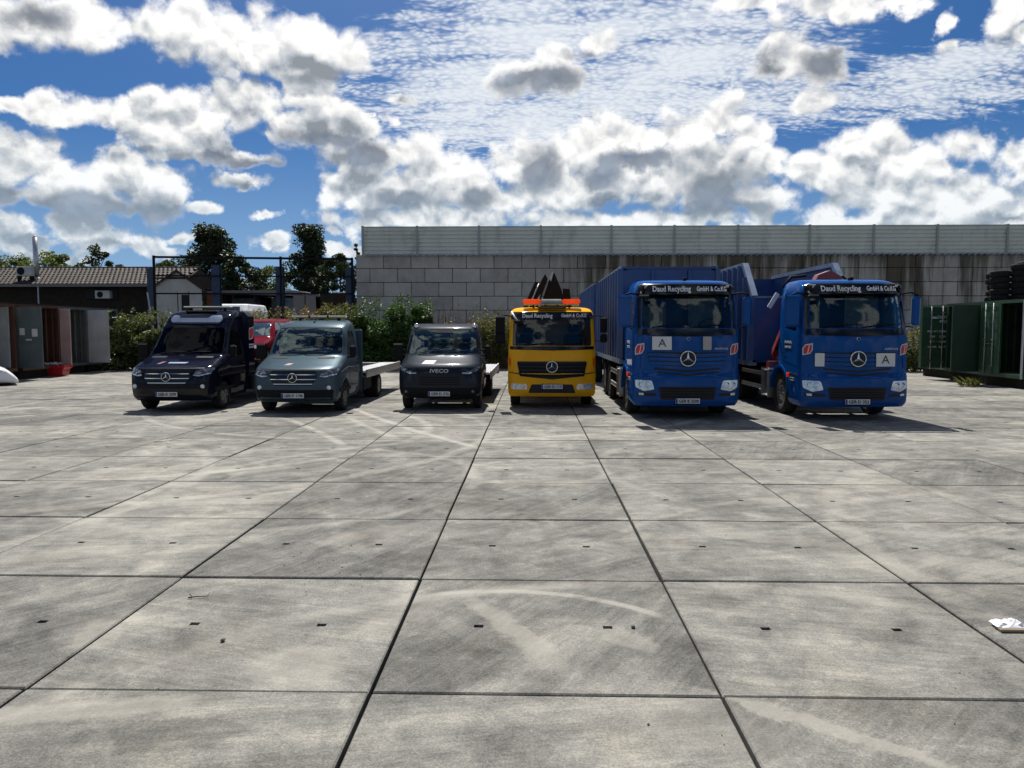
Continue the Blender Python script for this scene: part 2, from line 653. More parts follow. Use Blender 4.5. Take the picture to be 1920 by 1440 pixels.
def glass(name, tint=(0.55, 0.62, 0.60), refl=0.5):
    """thin tinted pane: see-through with a fresnel reflection"""
    m = bpy.data.materials.new(name)
    m.use_nodes = True
    g = NT(m.node_tree)
    g.n.remove(g.n['Principled BSDF'])
    out = [q for q in g.n if q.type == 'OUTPUT_MATERIAL'][0]
    tr = g.n.new('ShaderNodeBsdfTransparent')
    tr.inputs[0].default_value = (*tint, 1)
    gl = g.n.new('ShaderNodeBsdfGlossy')
    gl.inputs['Roughness'].default_value = 0.02
    gl.inputs['Color'].default_value = (0.95, 0.97, 1.0, 1)
    fr = g.n.new('ShaderNodeFresnel')
    fr.inputs['IOR'].default_value = 1.55
    mx = g.n.new('ShaderNodeMixShader')
    g._set(mx.inputs[0], g.math('MULTIPLY', fr.outputs[0], 1.5 * refl, clamp=True))
    g.l.new(tr.outputs[0], mx.inputs[1])
    g.l.new(gl.outputs[0], mx.inputs[2])
    g.l.new(mx.outputs[0], out.inputs[0])
    MAT[name] = m


def leaf(name, cols, trans=0.35, rough=0.55):
    """leaf with its own shade of green, some light shining through"""
    m = bpy.data.materials.new(name)
    m.use_nodes = True
    g = NT(m.node_tree)
    b = g.n['Principled BSDF']
    out = [q for q in g.n if q.type == 'OUTPUT_MATERIAL'][0]
    geo = g.n.new('ShaderNodeNewGeometry')
    pos = geo.outputs['Position']
    r = g.math('MULTIPLY_ADD', g.noise(pos, 0.8, 3.0, 0.6), 0.9, g.math('MULTIPLY', geo.outputs['Random Per Island'], 0.6))
    c = g.ramp(r, [(0.35, cols[0]), (0.65, cols[1]), (1.0, cols[2])])
    g._set(b.inputs['Base Color'], c)
    b.inputs['Roughness'].default_value = rough
    b.inputs['Specular IOR Level'].default_value = 0.35
    t = g.n.new('ShaderNodeBsdfTranslucent')
    g._set(t.inputs[0], g.mix(1.0, c, (1.5, 1.6, 0.7), 'MULTIPLY'))
    mx = g.n.new('ShaderNodeMixShader')
    mx.inputs[0].default_value = trans
    g.l.new(b.outputs[0], mx.inputs[1])
    g.l.new(t.outputs[0], mx.inputs[2])
    g.l.new(mx.outputs[0], out.inputs[0])
    MAT[name] = m


def concrete_yard():
    m, g, b = new_mat('concrete_slabs')
    geo = g.n.new('ShaderNodeNewGeometry')
    info = g.n.new('ShaderNodeObjectInfo')
    p = g.vec('MULTIPLY', geo.outputs['Position'], (1, 1, 0))
    rnd = info.outputs['Random']
    big = g.noise(p, 0.35, 5.0, 0.62)
    mid = g.noise(p, 1.7, 6.0, 0.68, dist=0.6)
    fine = g.noise(p, 55.0, 4.0, 0.75)
    # each slab was drawn off by hand in a direction of its own
    rt = g.n.new('ShaderNodeVectorRotate')
    rt.rotation_type = 'Z_AXIS'
    g._set(rt.inputs['Vector'], g.vec('ADD', p, g.comb(g.math('MULTIPLY', rnd, 37.0), 0, 0)))
    g._set(rt.inputs['Angle'], g.math('MULTIPLY_ADD', rnd, 1.5, 0.35))
    brush = g.noise(g.vec('MULTIPLY', rt.outputs[0], (26.0, 1.3, 1)), 1.0, 5.0, 0.7)
    brush2 = g.noise(g.vec('MULTIPLY', rt.outputs[0], (5.0, 0.55, 1)), 1.0, 4.0, 0.65)
    v = g.math('MULTIPLY_ADD', g.math('SUBTRACT', big, 0.5), 0.75, 0.5)
    v = g.math('MULTIPLY_ADD', g.math('SUBTRACT', mid, 0.5), 0.95, v)
    v = g.math('MULTIPLY_ADD', g.math('SUBTRACT', g.noise(p, 6.5, 6.0, 0.75, dist=0.8), 0.5), 0.50, v)
    v = g.math('MULTIPLY_ADD', g.math('SUBTRACT', brush2, 0.5), 0.46, v)
    v = g.math('MULTIPLY_ADD', g.math('SUBTRACT', brush, 0.5), 0.36, v)
    v = g.math('MULTIPLY_ADD', g.math('SUBTRACT', fine, 0.5), 0.75, v)
    v = g.math('MULTIPLY_ADD', g.math('SUBTRACT', g.noise(p, 120.0, 2.0, 0.6), 0.5), 0.55, v)
    v = g.math('MULTIPLY_ADD', g.math('SUBTRACT', rnd, 0.5), 0.17, v)
    v = g.math('MULTIPLY_ADD', g.math('SUBTRACT', v, 0.5), 1.35, 0.49)
    c = g.ramp(v, [(0.0, (0.046, 0.045, 0.041)), (0.33, (0.106, 0.104, 0.096)), (0.58, (0.168, 0.165, 0.150)), (1.0, (0.32, 0.305, 0.260))])
    c = g.mix(g.mapr(g.noise(p, 0.8, 4.0, 0.6), 0.52, 0.75, 0.0, 0.35), c, g.mix(1.0, c, (1.12, 1.0, 0.80), 'MULTIPLY'))
    # pale curved tyre scrubs: (centre x, y, radius, width, strength)
    for (cx, cy, r, w, k) in ((-7.0, 14.5, 5.0, 0.11, 0.5), (-7.4, 14.3, 6.6, 0.12, 0.45), (-2.4, 20.5, 7.2, 0.10, 0.5), (-9.5, 9.0, 5.2, 0.10, 0.35),
                              (0.9, 1.7, 4.1, 0.09, 0.4), (-3.3, 9.8, 2.6, 0.08, 0.25), (4.6, 10.8, 3.6, 0.08, 0.25), (9.0, 6.5, 6.0, 0.13, 0.25)):
        d = g.vec('DISTANCE', p, (cx, cy, 0))
        band = g.mapr(g.math('ABSOLUTE', g.math('SUBTRACT', d, r)), w * 0.4, w * 1.3, k, 0.0, True)
        band = g.math('MULTIPLY', band, g.mapr(g.math('MULTIPLY_ADD', mid, 0.5, g.math('MULTIPLY', big, 0.6)), 0.40, 0.60, 0, 1))
        c = g.mix(band, c, (0.33, 0.315, 0.275))
    # arcs drawn through three points seen on the ground: ((px, py) x 3, width, reach, strength)
    for (a3, w, reach, k) in ((((655, 762), (735, 793), (868, 832)), 0.10, 4.6, 0.75), (((528, 782), (590, 806), (650, 838)), 0.10, 2.6, 0.6), (((640, 772), (690, 800), (760, 826)), 0.09, 2.2, 0.45),
                              (((840, 1112), (1030, 1112), (1300, 1180)), 0.05, 1.0, 0.6), (((150, 1000), (420, 880), (640, 842)), 0.12, 4.0, 0.35), (((1060, 1060), (1280, 960), (1420, 935)), 0.06, 1.6, 0.3),
                              (((30, 760), (160, 745), (300, 800)), 0.12, 5.0, 0.45), (((880, 880), (1000, 862), (1130, 880)), 0.10, 2.2, 0.3)):
        (x1, y1, _), (x2, y2, _), (x3, y3, _) = (on_ground(*q) for q in a3)
        dd_ = 2 * (x1 * (y2 - y3) + x2 * (y3 - y1) + x3 * (y1 - y2))
        ux = ((x1 * x1 + y1 * y1) * (y2 - y3) + (x2 * x2 + y2 * y2) * (y3 - y1) + (x3 * x3 + y3 * y3) * (y1 - y2)) / dd_
        uy = ((x1 * x1 + y1 * y1) * (x3 - x2) + (x2 * x2 + y2 * y2) * (x1 - x3) + (x3 * x3 + y3 * y3) * (x2 - x1)) / dd_
        d = g.vec('DISTANCE', p, (ux, uy, 0))
        band = g.mapr(g.math('ABSOLUTE', g.math('SUBTRACT', d, math.hypot(x1 - ux, y1 - uy))), w * 0.3, w * 1.2, k, 0.0, True)
        band = g.math('MULTIPLY', band, g.mapr(g.vec('DISTANCE', p, (x2, y2, 0)), reach * 0.7, reach, 1.0, 0.0, True))
        band = g.math('MULTIPLY', band, g.mapr(mid, 0.32, 0.52, 0.25, 1))
        c = g.mix(band, c, (0.33, 0.315, 0.275))
    # rubbed pale patches of laitance, long and ragged: (px, py, length, width, turn, strength)
    wob2 = g.vec('MULTIPLY_ADD', g.vec('SUBTRACT', g.noise(p, 5.0, 6.0, 0.7, color=True), (0.5, 0.5, 0.5)), (0.30, 0.30, 0), p)
    for (px, py, ln, wd, tr, k) in ((960, 1180, 0.75, 0.13, -62, 0.5), (1560, 1370, 0.75, 0.09, -38, 0.55), (170, 1330, 0.60, 0.14, 10, 0.5), (180, 1190, 0.16, 0.30, 20, 0.45),
                                    (1640, 1060, 0.50, 0.22, -60, 0.40), (560, 1250, 0.30, 0.35, 70, 0.35), (1170, 1195, 0.30, 0.12, -50, 0.30), (760, 1150, 0.40, 0.2, 60, 0.28),
                                    (430, 940, 0.9, 0.16, 8, 0.35), (1010, 905, 0.8, 0.2, -5, 0.25), (120, 1040, 0.8, 0.2, 20, 0.3), (1330, 1360, 0.5, 0.3, -40, 0.2),
                                    (1820, 1060, 0.6, 0.25, -30, 0.3), (690, 1000, 0.6, 0.2, 40, 0.25), (1440, 1010, 0.7, 0.18, -20, 0.25), (300, 880, 1.2, 0.2, 15, 0.25)):
        q = on_ground(px, py)
        rt2 = g.n.new('ShaderNodeVectorRotate')
        rt2.rotation_type = 'Z_AXIS'
        g._set(rt2.inputs['Vector'], g.vec('SUBTRACT', wob2, (q[0], q[1], 0)))
        rt2.inputs['Angle'].default_value = -R(tr)
        dd = g.vec('LENGTH', g.vec('MULTIPLY', rt2.outputs[0], (1 / ln, 1 / wd, 0)))
        c = g.mix(g.mapr(dd, 0.6, 1.1, k, 0.0, True), c, (0.30, 0.285, 0.245))
    # dark scrubs and damp patches with ragged edges: (x, y, rx, ry, strength)
    wob = g.vec('MULTIPLY_ADD', g.vec('SUBTRACT', g.noise(p, 3.0, 5.0, 0.65, color=True), (0.5, 0.5, 0.5)), (0.5, 0.5, 0), p)
    for (px, py, rx, ry, k) in ((330, 1375, 0.33, 0.17, 0.55), (180, 1370, 0.5, 0.3, 0.25), (1025, 1055, 0.10, 0.12, 0.45), (980, 1052, 0.07, 0.06, 0.35),
                                (1880, 1130, 0.9, 0.5, 0.30), (400, 1190, 0.22, 0.55, 0.25), (850, 1240, 0.5, 0.35, 0.22), (1330, 945, 0.7, 0.35, 0.22),
                                (1880, 768, 0.9, 0.45, 0.60), (1780, 742, 1.0, 0.3, 0.40), (1850, 740, 0.8, 0.4, 0.35), (180, 1000, 0.6, 0.4, 0.16), (60, 955, 0.8, 0.5, 0.2),
                                (1040, 1255, 0.4, 0.25, 0.15), (1010, 960, 0.5, 0.2, 0.2), (615, 1000, 0.45, 0.3, 0.14)):
        q = on_ground(px, py)
        vv = g.vec('MULTIPLY_ADD', wob, (1 / rx, 1 / ry, 0), (-q[0] / rx, -q[1] / ry, 0))
        dd = g.vec('LENGTH', vv)
        c = g.mix(g.mapr(dd, 0.75, 1.1, k, 0.0, True), c, g.mix(1.0, c, (0.42, 0.42, 0.43), 'MULTIPLY'))
    # specks and chips
    sp = g.voro(p, 16.0, 'F1')
    spm = g.math('MULTIPLY', g.math('LESS_THAN', sp, 0.075), g.mapr(g.noise(p, 1.1, 2.0), 0.52, 0.62, 0, 0.8))
    c = g.mix(spm, c, (0.05, 0.045, 0.04))
    g._set(b.inputs['Base Color'], c)
    g._set(b.inputs['Roughness'], g.mapr(v, 0.2, 0.9, 0.95, 0.85))
    b.inputs['Specular IOR Level'].default_value = 0.30
    h = g.math('MULTIPLY_ADD', brush, 0.6, g.math('MULTIPLY', fine, 0.5))
    g._set(b.inputs['Normal'], g.bump(h, 0.35, 0.006))
    MAT['concrete_slabs'] = m


def concrete_blocks():
    m, g, b = new_mat('concrete_blocks')
    geo = g.n.new('ShaderNodeNewGeometry')
    info = g.n.new('ShaderNodeObjectInfo')
    p = geo.outputs['Position']
    x, y, z = g.sep(p)
    n = g.noise(p, 1.3, 6.0, 0.65)
    f = g.noise(p, 25.0, 4.0, 0.7)
    v = g.math('MULTIPLY_ADD', g.math('SUBTRACT', f, 0.5), 0.4, n)
    v = g.math('MULTIPLY_ADD', g.math('SUBTRACT', info.outputs['Random'], 0.5), 0.30, v)
    c = g.ramp(v, [(0.2, (0.30, 0.285, 0.25)), (0.5, (0.43, 0.405, 0.355)), (0.85, (0.53, 0.50, 0.435))])
    # algae runs washed down from the barrier over the middle of the wall
    zone = g.mapr(g.math('MULTIPLY_ADD', g.noise(g.comb(x, 0, 0), 0.3, 2.0), 8.0, x), 3.5, 8.0, 0.0, 1.0)
    zone = g.math('MULTIPLY', zone, g.mapr(x, 24.0, 30.0, 1.0, 0.45))
    run = g.noise(g.comb(g.math('MULTIPLY', x, 1.9), 3.0, g.math('MULTIPLY', z, 0.13)), 1.0, 5.0, 0.68)
    run2 = g.noise(g.comb(g.math('MULTIPLY', x, 0.45), 7.0, g.math('MULTIPLY', z, 0.10)), 1.0, 3.0, 0.6)
    t = g.math('ADD', g.math('MULTIPLY', run, 0.75), g.math('MULTIPLY', run2, 0.55))
    t = g.math('ADD', t, g.mapr(z, 1.0, 6.3, -0.10, 0.07))
    t = g.math('MULTIPLY', g.mapr(t, 0.54, 0.76, 0.0, 0.90, True), zone)
    c = g.mix(t, c, g.ramp(run, [(0.3, (0.105, 0.082, 0.052)), (0.55, (0.060, 0.047, 0.031)), (0.75, (0.030, 0.026, 0.020))]))
    wht = g.noise(g.comb(g.math('MULTIPLY', x, 3.0), 11.0, g.math('MULTIPLY', z, 0.2)), 1.0, 3.0, 0.6)
    c = g.mix(g.math('MULTIPLY', g.mapr(wht, 0.62, 0.7, 0.0, 0.55), zone), c, (0.40, 0.385, 0.35))
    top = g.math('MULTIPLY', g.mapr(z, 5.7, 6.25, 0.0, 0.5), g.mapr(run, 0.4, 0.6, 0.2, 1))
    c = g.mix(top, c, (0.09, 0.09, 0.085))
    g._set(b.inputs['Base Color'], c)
    b.inputs['Roughness'].default_value = 0.9
    b.inputs['Specular IOR Level'].default_value = 0.2
    g._set(b.inputs['Normal'], g.bump(f, 0.4, 0.01))
    MAT['concrete_blocks'] = m


def container_paint(name, col, rust=0.35):
    m, g, b = new_mat(name)
    tc = g.n.new('ShaderNodeTexCoord')
    v = tc.outputs['Object']
    n = g.noise(v, 1.5, 6.0, 0.65)
    c = g.vec('SCALE', col, g.mapr(n, 0.3, 0.7, 0.75, 1.2))
    drip = g.noise(g.mapping(v, scale=(5, 5, 0.5)), 1.2, 5.0, 0.7)
    spot = g.noise(v, 6.0, 6.0, 0.75)
    k = g.mapr(g.math('MULTIPLY_ADD', spot, 0.6, g.math('MULTIPLY', drip, 0.5)), 0.58, 0.70, 0.0, rust)
    c = g.mix(k, c, g.ramp(spot, [(0.3, (0.05, 0.022, 0.012)), (0.7, (0.16, 0.06, 0.025))]))
    g._set(b.inputs['Base Color'], c)
    g._set(b.inputs['Roughness'], g.fmix(k, 0.5, 0.9))
    MAT[name] = m


def make_materials():
    concrete_yard()
    concrete_blocks()
    plain('joint_dirt', (0.022, 0.021, 0.018), 0.95, spec=0.1, scale=6.0, var=0.4)
    plain('earth', (0.10, 0.085, 0.06), 0.95, spec=0.1, scale=0.4, var=0.4, dirt=(0.05, 0.065, 0.02), dirt_amt=0.8)
    plain('barrier_sheet', (0.58, 0.60, 0.53), 0.45, 0.0, 0.5, var=0.08, scale=0.6, dirt=(0.10, 0.11, 0.10), dirt_amt=0.35)
    plain('barrier_post', (0.30, 0.33, 0.32), 0.45, 0.0, 0.5, var=0.08)
    plain('blue_steel', (0.020, 0.042, 0.095), 0.5, 0.0, 0.4, var=0.2, dirt=(0.09, 0.06, 0.04), dirt_amt=0.4)
    plain('black_steel', (0.009, 0.0095, 0.011), 0.65, spec=0.12)
    plain('black_plastic', (0.010, 0.0105, 0.012), 0.7, spec=0.12, var=0.2, scale=6)
    plain('gloss_black', (0.006, 0.007, 0.009), 0.16, spec=0.35)
    plain('grille_black', (0.007, 0.008, 0.010), 0.45, spec=0.3)
    plain('interior', (0.020, 0.021, 0.023), 0.8, spec=0.2)
    plain('interior_grey', (0.09, 0.095, 0.10), 0.85, spec=0.2)
    plain('curtain', (0.42, 0.43, 0.42), 0.9, spec=0.1, var=0.25, scale=8)
    plain('rubber', (0.014, 0.0135, 0.013), 0.85, spec=0.2, var=0.3, scale=9, dirt=(0.10, 0.09, 0.075), dirt_amt=0.35)
    plain('chrome', (0.62, 0.63, 0.64), 0.16, 1.0, var=0.05)
    plain('steel', (0.42, 0.42, 0.41), 0.38, 0.9, var=0.2, scale=5, dirt=(0.20, 0.17, 0.14), dirt_amt=0.5)
    plain('rim_grey', (0.20, 0.20, 0.20), 0.45, 0.6, var=0.2, dirt=(0.10, 0.085, 0.07), dirt_amt=0.6)
    plain('alu_plank', (0.68, 0.69, 0.70), 0.5, 0.2, var=0.12, scale=4, dirt=(0.35, 0.33, 0.30), dirt_amt=0.4)
    plain('lamp_glass', (0.55, 0.58, 0.60), 0.10, 0.35, spec=0.8, coat=1.0, var=0.35, scale=16)
    plain('lamp_dark', (0.10, 0.11, 0.12), 0.08, 0.3, coat=1.0, var=0.4, scale=18)
    plain('white_print', (0.72, 0.72, 0.70), 0.6)
    plain('plate_white', (0.62, 0.62, 0.60), 0.45, var=0.1)
    plain('plate_blue', (0.01, 0.03, 0.22), 0.45)
    plain('plate_black', (0.01, 0.01, 0.011), 0.5)
    plain('sign_white', (0.58, 0.58, 0.55), 0.55, var=0.08)
    plain('sign_beige', (0.34, 0.32, 0.27), 0.55, var=0.08)
    plain('logo_red', (0.45, 0.012, 0.018), 0.45)
    plain('logo_dark', (0.16, 0.03, 0.035), 0.5)
    plain('logo_silver', (0.5, 0.5, 0.5), 0.4)
    plain('crane_red', (0.20, 0.012, 0.010), 0.45, coat=0.3, dirt=(0.05, 0.03, 0.03), dirt_amt=0.6)
    plain('red_plastic', (0.42, 0.015, 0.02), 0.35, var=0.2)
    plain('pale_plastic', (0.62, 0.52, 0.52), 0.4, var=0.2)
    plain('white_paint', (0.80, 0.80, 0.80), 0.3, coat=0.6, var=0.04)
    plain('wall_render', (0.42, 0.42, 0.41), 0.9, spec=0.15, var=0.12, scale=1.2, dirt=(0.2, 0.19, 0.17), dirt_amt=0.4)
    plain('dark_timber', (0.022, 0.018, 0.015), 0.85, spec=0.2, var=0.4, scale=3)
    plain('roof_tile', (0.036, 0.028, 0.024), 0.8, spec=0.25, var=0.30, scale=2.5, dirt=(0.06, 0.055, 0.046), dirt_amt=0.5)
    plain('brick_red', (0.19, 0.065, 0.04), 0.9, var=0.25)
    plain('zinc', (0.42, 0.43, 0.44), 0.35, 0.85, var=0.15)
    plain('window_dark', (0.02, 0.024, 0.028), 0.1, spec=0.7)
    plain('bark', (0.055, 0.042, 0.030), 0.95, spec=0.1, var=0.4, scale=6, bump=0.5)
    plain('dry_stalk', (0.16, 0.10, 0.055), 0.9, spec=0.1, var=0.4)
    plain('twig', (0.07, 0.05, 0.035), 0.9)
    plain('stone', (0.10, 0.095, 0.085), 0.9, var=0.3)
    plain('paper', (0.82, 0.82, 0.82), 0.8, var=0.05)
    plain('cardboard', (0.20, 0.16, 0.11), 0.9)
    plain('container_floor', (0.07, 0.05, 0.035), 0.9)
    plain('sticker', (0.50, 0.50, 0.48), 0.6)
    plain('oxide_sheet', (0.17, 0.055, 0.035), 0.8, var=0.3)
    plain('grey_sheet', (0.13, 0.13, 0.135), 0.6, var=0.15)
    paint('navy_paint', (0.006, 0.007, 0.016), 0.6)
    paint('slate_paint', (0.047, 0.074, 0.092), 0.6, 0.15)
    paint('anthracite_paint', (0.016, 0.020, 0.027), 0.6, 0.1)
    paint('yellow_paint', (0.78, 0.37, 0.010), 0.5)
    paint('blue_paint', (0.004, 0.054, 0.215), 0.7)
    paint('car_red', (0.12, 0.006, 0.012), 0.5, 0.0)
    paint('van_dark', (0.02, 0.023, 0.028), 0.7)
    plain('skip_blue', (0.006, 0.046, 0.175), 0.42, coat=0.25, var=0.2, scale=1.5, dirt=(0.03, 0.04, 0.07), dirt_amt=0.45)
    plain('skip_rim', (0.16, 0.22, 0.32), 0.45, 0.3, var=0.2, dirt=(0.05, 0.05, 0.05), dirt_amt=0.5)
    container_paint('green_container', (0.016, 0.062, 0.032), 0.5)
    container_paint('dark_green_container', (0.010, 0.036, 0.020), 0.35)
    container_paint('grey_container', (0.17, 0.20, 0.20), 0.3)
    container_paint('pale_container', (0.38, 0.41, 0.41), 0.35)
    container_paint('brown_container', (0.085, 0.034, 0.020), 0.6)
    container_paint('pink_container', (0.48, 0.33, 0.30), 0.25)
    container_paint('slate_container', (0.08, 0.105, 0.105), 0.3)
    glass('windscreen', (0.62, 0.70, 0.68))
    glass('van_windscreen', (0.74, 0.82, 0.80), 0.13)
    glass('side_glass', (0.40, 0.46, 0.45))
    glass('dark_glass', (0.14, 0.16, 0.18), 0.10)
    leaf('leaf_tree', ((0.008, 0.015, 0.007), (0.018, 0.031, 0.011), (0.036, 0.055, 0.016)), 0.2)
    leaf('leaf_willow', ((0.05, 0.07, 0.02), (0.085, 0.11, 0.035), (0.13, 0.15, 0.05)), 0.3)
    leaf('leaf_bramble', ((0.028, 0.038, 0.014), (0.060, 0.080, 0.026), (0.12, 0.135, 0.055)), 0.3)
    leaf('leaf_bush', ((0.014, 0.036, 0.008), (0.032, 0.076, 0.014), (0.064, 0.125, 0.024)), 0.25)
    leaf('leaf_dry', ((0.05, 0.030, 0.016), (0.11, 0.065, 0.03), (0.16, 0.115, 0.05)), 0.3)
    leaf('leaf_weed', ((0.04, 0.05, 0.015), (0.08, 0.085, 0.03), (0.13, 0.12, 0.05)), 0.35)
    # orange lamp domes
    m, g, b = new_mat('amber_lens')
    b.inputs['Base Color'].default_value = (0.9, 0.20, 0.012, 1)
    b.inputs['Roughness'].default_value = 0.15
    t = g.n.new('ShaderNodeBsdfTranslucent')
    t.inputs[0].default_value = (1.0, 0.26, 0.015, 1)
    mx = g.n.new('ShaderNodeMixShader')
    mx.inputs[0].default_value = 0.6
    g.l.new(b.outputs[0], mx.inputs[1])
    g.l.new(t.outputs[0], mx.inputs[2])
    g.l.new(mx.outputs[0], [q for q in g.n if q.type == 'OUTPUT_MATERIAL'][0].inputs[0])
    MAT['amber_lens'] = m
    plain('clear_lens', (0.42, 0.42, 0.36), 0.25, var=0.1)
    plain('tail_red', (0.35, 0.01, 0.008), 0.25)


make_materials()

rng = random.Random(7)


# ------------------------------------------------------------------ ground
def build_ground():
    MB().add([(-900, -300, -0.14), (900, -300, -0.14), (900, 1800, -0.14), (-900, 1800, -0.14)], [(0, 1, 2, 3)]).build('ground', 'earth', kind='structure')
    yard = MB().add([(-26, -6, -0.06), (24, -6, -0.06), (24, 38.5, -0.06), (-26, 38.5, -0.06)], [(0, 1, 2, 3)]).build('yard', 'joint_dirt', kind='structure')
    pitch, gap = 1.8835, 0.021
    h = (pitch - gap) / 2
    hx, wx, wy = 0.225 * pitch, 0.031, 0.024
    b = 0.008

    def slab(mb, cx=0.0, cy=0.0, cz=0.0, holes=True):
        xs = [-h + b, -hx - wx, -hx + wx, hx - wx, hx + wx, h - b]
        ys = [-h + b, -wy, wy, h - b]
        vs_, fs = [], []
        idx = {}

        def V(x, y, z):
            k = (round(x, 5), round(y, 5), round(z, 5))
            if k not in idx:
                idx[k] = len(vs_)
                vs_.append((x + cx, y + cy, z + cz))
            return idx[k]
        if holes:
            for i in range(5):
                for j in range(3):
                    q = [(xs[i], ys[j]), (xs[i + 1], ys[j]), (xs[i + 1], ys[j + 1]), (xs[i], ys[j + 1])]
                    if j == 1 and i in (1, 3):
                        fs.append([V(x, y, -0.05) for x, y in q])
                        for k in range(4):
                            a, c = q[k], q[(k + 1) % 4]
                            fs.append([V(*c, 0), V(*a, 0), V(*a, -0.05), V(*c, -0.05)])
                    else:
                        fs.append([V(x, y, 0) for x, y in q])
        else:
            fs.append([V(x, y, 0) for x, y in ((-h + b, -h + b), (h - b, -h + b), (h - b, h - b), (-h + b, h - b))])
        t = [(-h + b, -h + b), (h - b, -h + b), (h - b, h - b), (-h + b, h - b)]
        o = [(-h, -h), (h, -h), (h, h), (-h, h)]
        for k in range(4):
            k2 = (k + 1) % 4
            if holes:
                edge = {0: [(x, ys[0]) for x in xs], 1: [(xs[-1], y) for y in ys], 2: [(x, ys[-1]) for x in xs[::-1]], 3: [(xs[0], y) for y in ys[::-1]]}[k]
            else:
                edge = [t[k], t[k2]]
            fs.append([V(*p, 0) for p in edge][::-1] + [V(*o[k], -b), V(*o[k2], -b)])
            fs.append([V(*o[k2], -b), V(*o[k], -b), V(*o[k], -0.08), V(*o[k2], -0.08)])
        mb.add(vs_, fs)

    mb = MB()
    slab(mb)
    me = mb.mesh('concrete_slab')
    me.materials.append(MAT['concrete_slabs'])
    rest = MB()
    x0, y0 = -0.863 + pitch / 2, 3.985 + pitch / 2
    cells = []
    for j in range(-4, 18):
        for i in range(-14, 13):
            cx, cy = x0 + i * pitch, y0 + j * pitch
            if cx < -26 or cx > 24:
                continue
            vis = cy > 2.0 and abs(cx + 0.025 * cy) < 0.69 * (cy + 1.0) + 1.1
            near = cy < 26.5
            cells.append((vis and near, cy, i, j, cx, cy))
    n = 0
    for vis, _, i, j, cx, cy in sorted(cells, key=lambda c: c[1]):
        dz = rng.uniform(-0.004, 0.004)
        jx, jy = rng.uniform(-0.004, 0.004), rng.uniform(-0.005, 0.005)
        if vis and n < 290:
            n += 1
            o = link('concrete_slab', me, None, yard, loc=(cx + jx, cy + jy, dz),
                     rot=(rng.gauss(0, 0.0016), rng.gauss(0, 0.0016), rng.gauss(0, 0.0012)))
        else:
            slab(rest, cx + jx, cy + jy, dz, holes=False)
    rest.build('far_slabs', 'concrete_slabs', yard, kind='stuff')


# ------------------------------------------------------------------ block wall and noise barrier
WALL_Y = 44.6


def build_wall():
    root = thing('block_wall', 'long wall of stacked grey concrete blocks with dark algae runs behind the trucks', 'wall', (0, WALL_Y, 0))
    zt = 6.24
    xl = -10.15
    blk = MB().bbox(-0.786, 0.786, 0, 0.8, 0.013, 0.787, 0.02).mesh('block')
    half = MB().bbox(-0.386, 0.386, 0, 0.8, 0.013, 0.787, 0.02).mesh('block')
    for m in (blk, half):
        m.materials.append(MAT['concrete_blocks'])
    for r in range(8):
        z = zt - 0.8 * (r + 1)
        x = xl
        if r % 2 == 1:
            link('block', half, None, root, loc=(x + 0.4, rng.uniform(-0.012, 0.012), z))
            x += 0.8
        while x < 40:
            use_half = 15.0 < x < 31 and r in (1, 2, 3) and rng.random() < 0.55
            w = 0.8 if use_half else 1.6
            link('block', half if use_half else blk, None, root,
                 loc=(x + w / 2, rng.uniform(-0.014, 0.014), z), rot=(0, 0, rng.gauss(0, 0.002)))
            x += w
    MB().box(xl + 0.05, 40, 0.10, 0.70, -0.14, zt - 0.03).build('gap_backing', 'joint_dirt', root)  # dark backing added inside the wall to stop sky light leaking between blocks
    # noise barrier on top
    bar = thing('noise_barrier', 'pale grey ribbed metal noise barrier along the top of the block wall', 'barrier', (0, WALL_Y + 0.35, zt))
    px = [680.5, 782.5, 898, 1014, 1146, 1264, 1383, 1517, 1637, 1756, 1887, 2010, 2130, 2250]
    X = [at_y(p, 450, WALL_Y + 0.35)[0] for p in px]
    H = 1.62
    post = MB()
    post.box(-0.06, 0.06, -0.125, -0.110, 0, H + 0.06).box(-0.06, 0.06, 0.095, 0.11, 0, H + 0.06).box(-0.006, 0.006, -0.11, 0.095, 0, H + 0.06)
    post = post.mesh('post')
    post.materials.append(MAT['barrier_post'])
    for x in X:
        link('post', post, None, bar, loc=(x, 0, 0))
    n = 7
    for a, b in zip(X[:-1], X[1:]):
        mb = MB()
        prof = []
        for k in range(n):
            z = 0.06 + (H - 0.06) * k / n
            d = (H - 0.06) / n
            prof += [(0.0, z + 0.004), (0.0, z + d * 0.66), (0.055, z + d * 0.70), (0.055, z + d * 0.97)]
        prof.append((0.0, H))
        vs_, fs = [], []
        for (y, z) in prof:
            vs_ += [(a + 0.06, y - 0.045, z), (b - 0.06, y - 0.045, z)]
        for k in range(len(prof) - 1):
            fs.append((2 * k, 2 * k + 1, 2 * k + 3, 2 * k + 2))
        mb.add(vs_, fs)
        mb.box(a + 0.06, b - 0.06, 0.012, 0.05, 0.06, H)
        mb.build('panel', 'barrier_sheet', bar)
        MB().box(a + 0.05, b - 0.05, -0.05, 0.055, H, H + 0.025).build('coping', 'barrier_post', bar)
    # wavy sheet hanging at the foot of the barrier
    mb = MB()
    a, b = X[0] + 0.1, X[-1]
    m = 420
    vs_, fs = [], []
    for i in range(m + 1):
        x = a + (b - a) * i / m
        w = math.sin(x * 2 * math.pi / 0.34)
        vs_ += [(x, -0.46 - 0.02 * w, -0.075 + 0.05 * w), (x, -0.02, 0.075 + 0.03 * w)]
    for i in range(m):
        fs.append((2 * i, 2 * i + 2, 2 * i + 3, 2 * i + 1))
    mb.add(vs_, fs, True)
    mb.build('corrugated_flashing', 'barrier_post', bar)


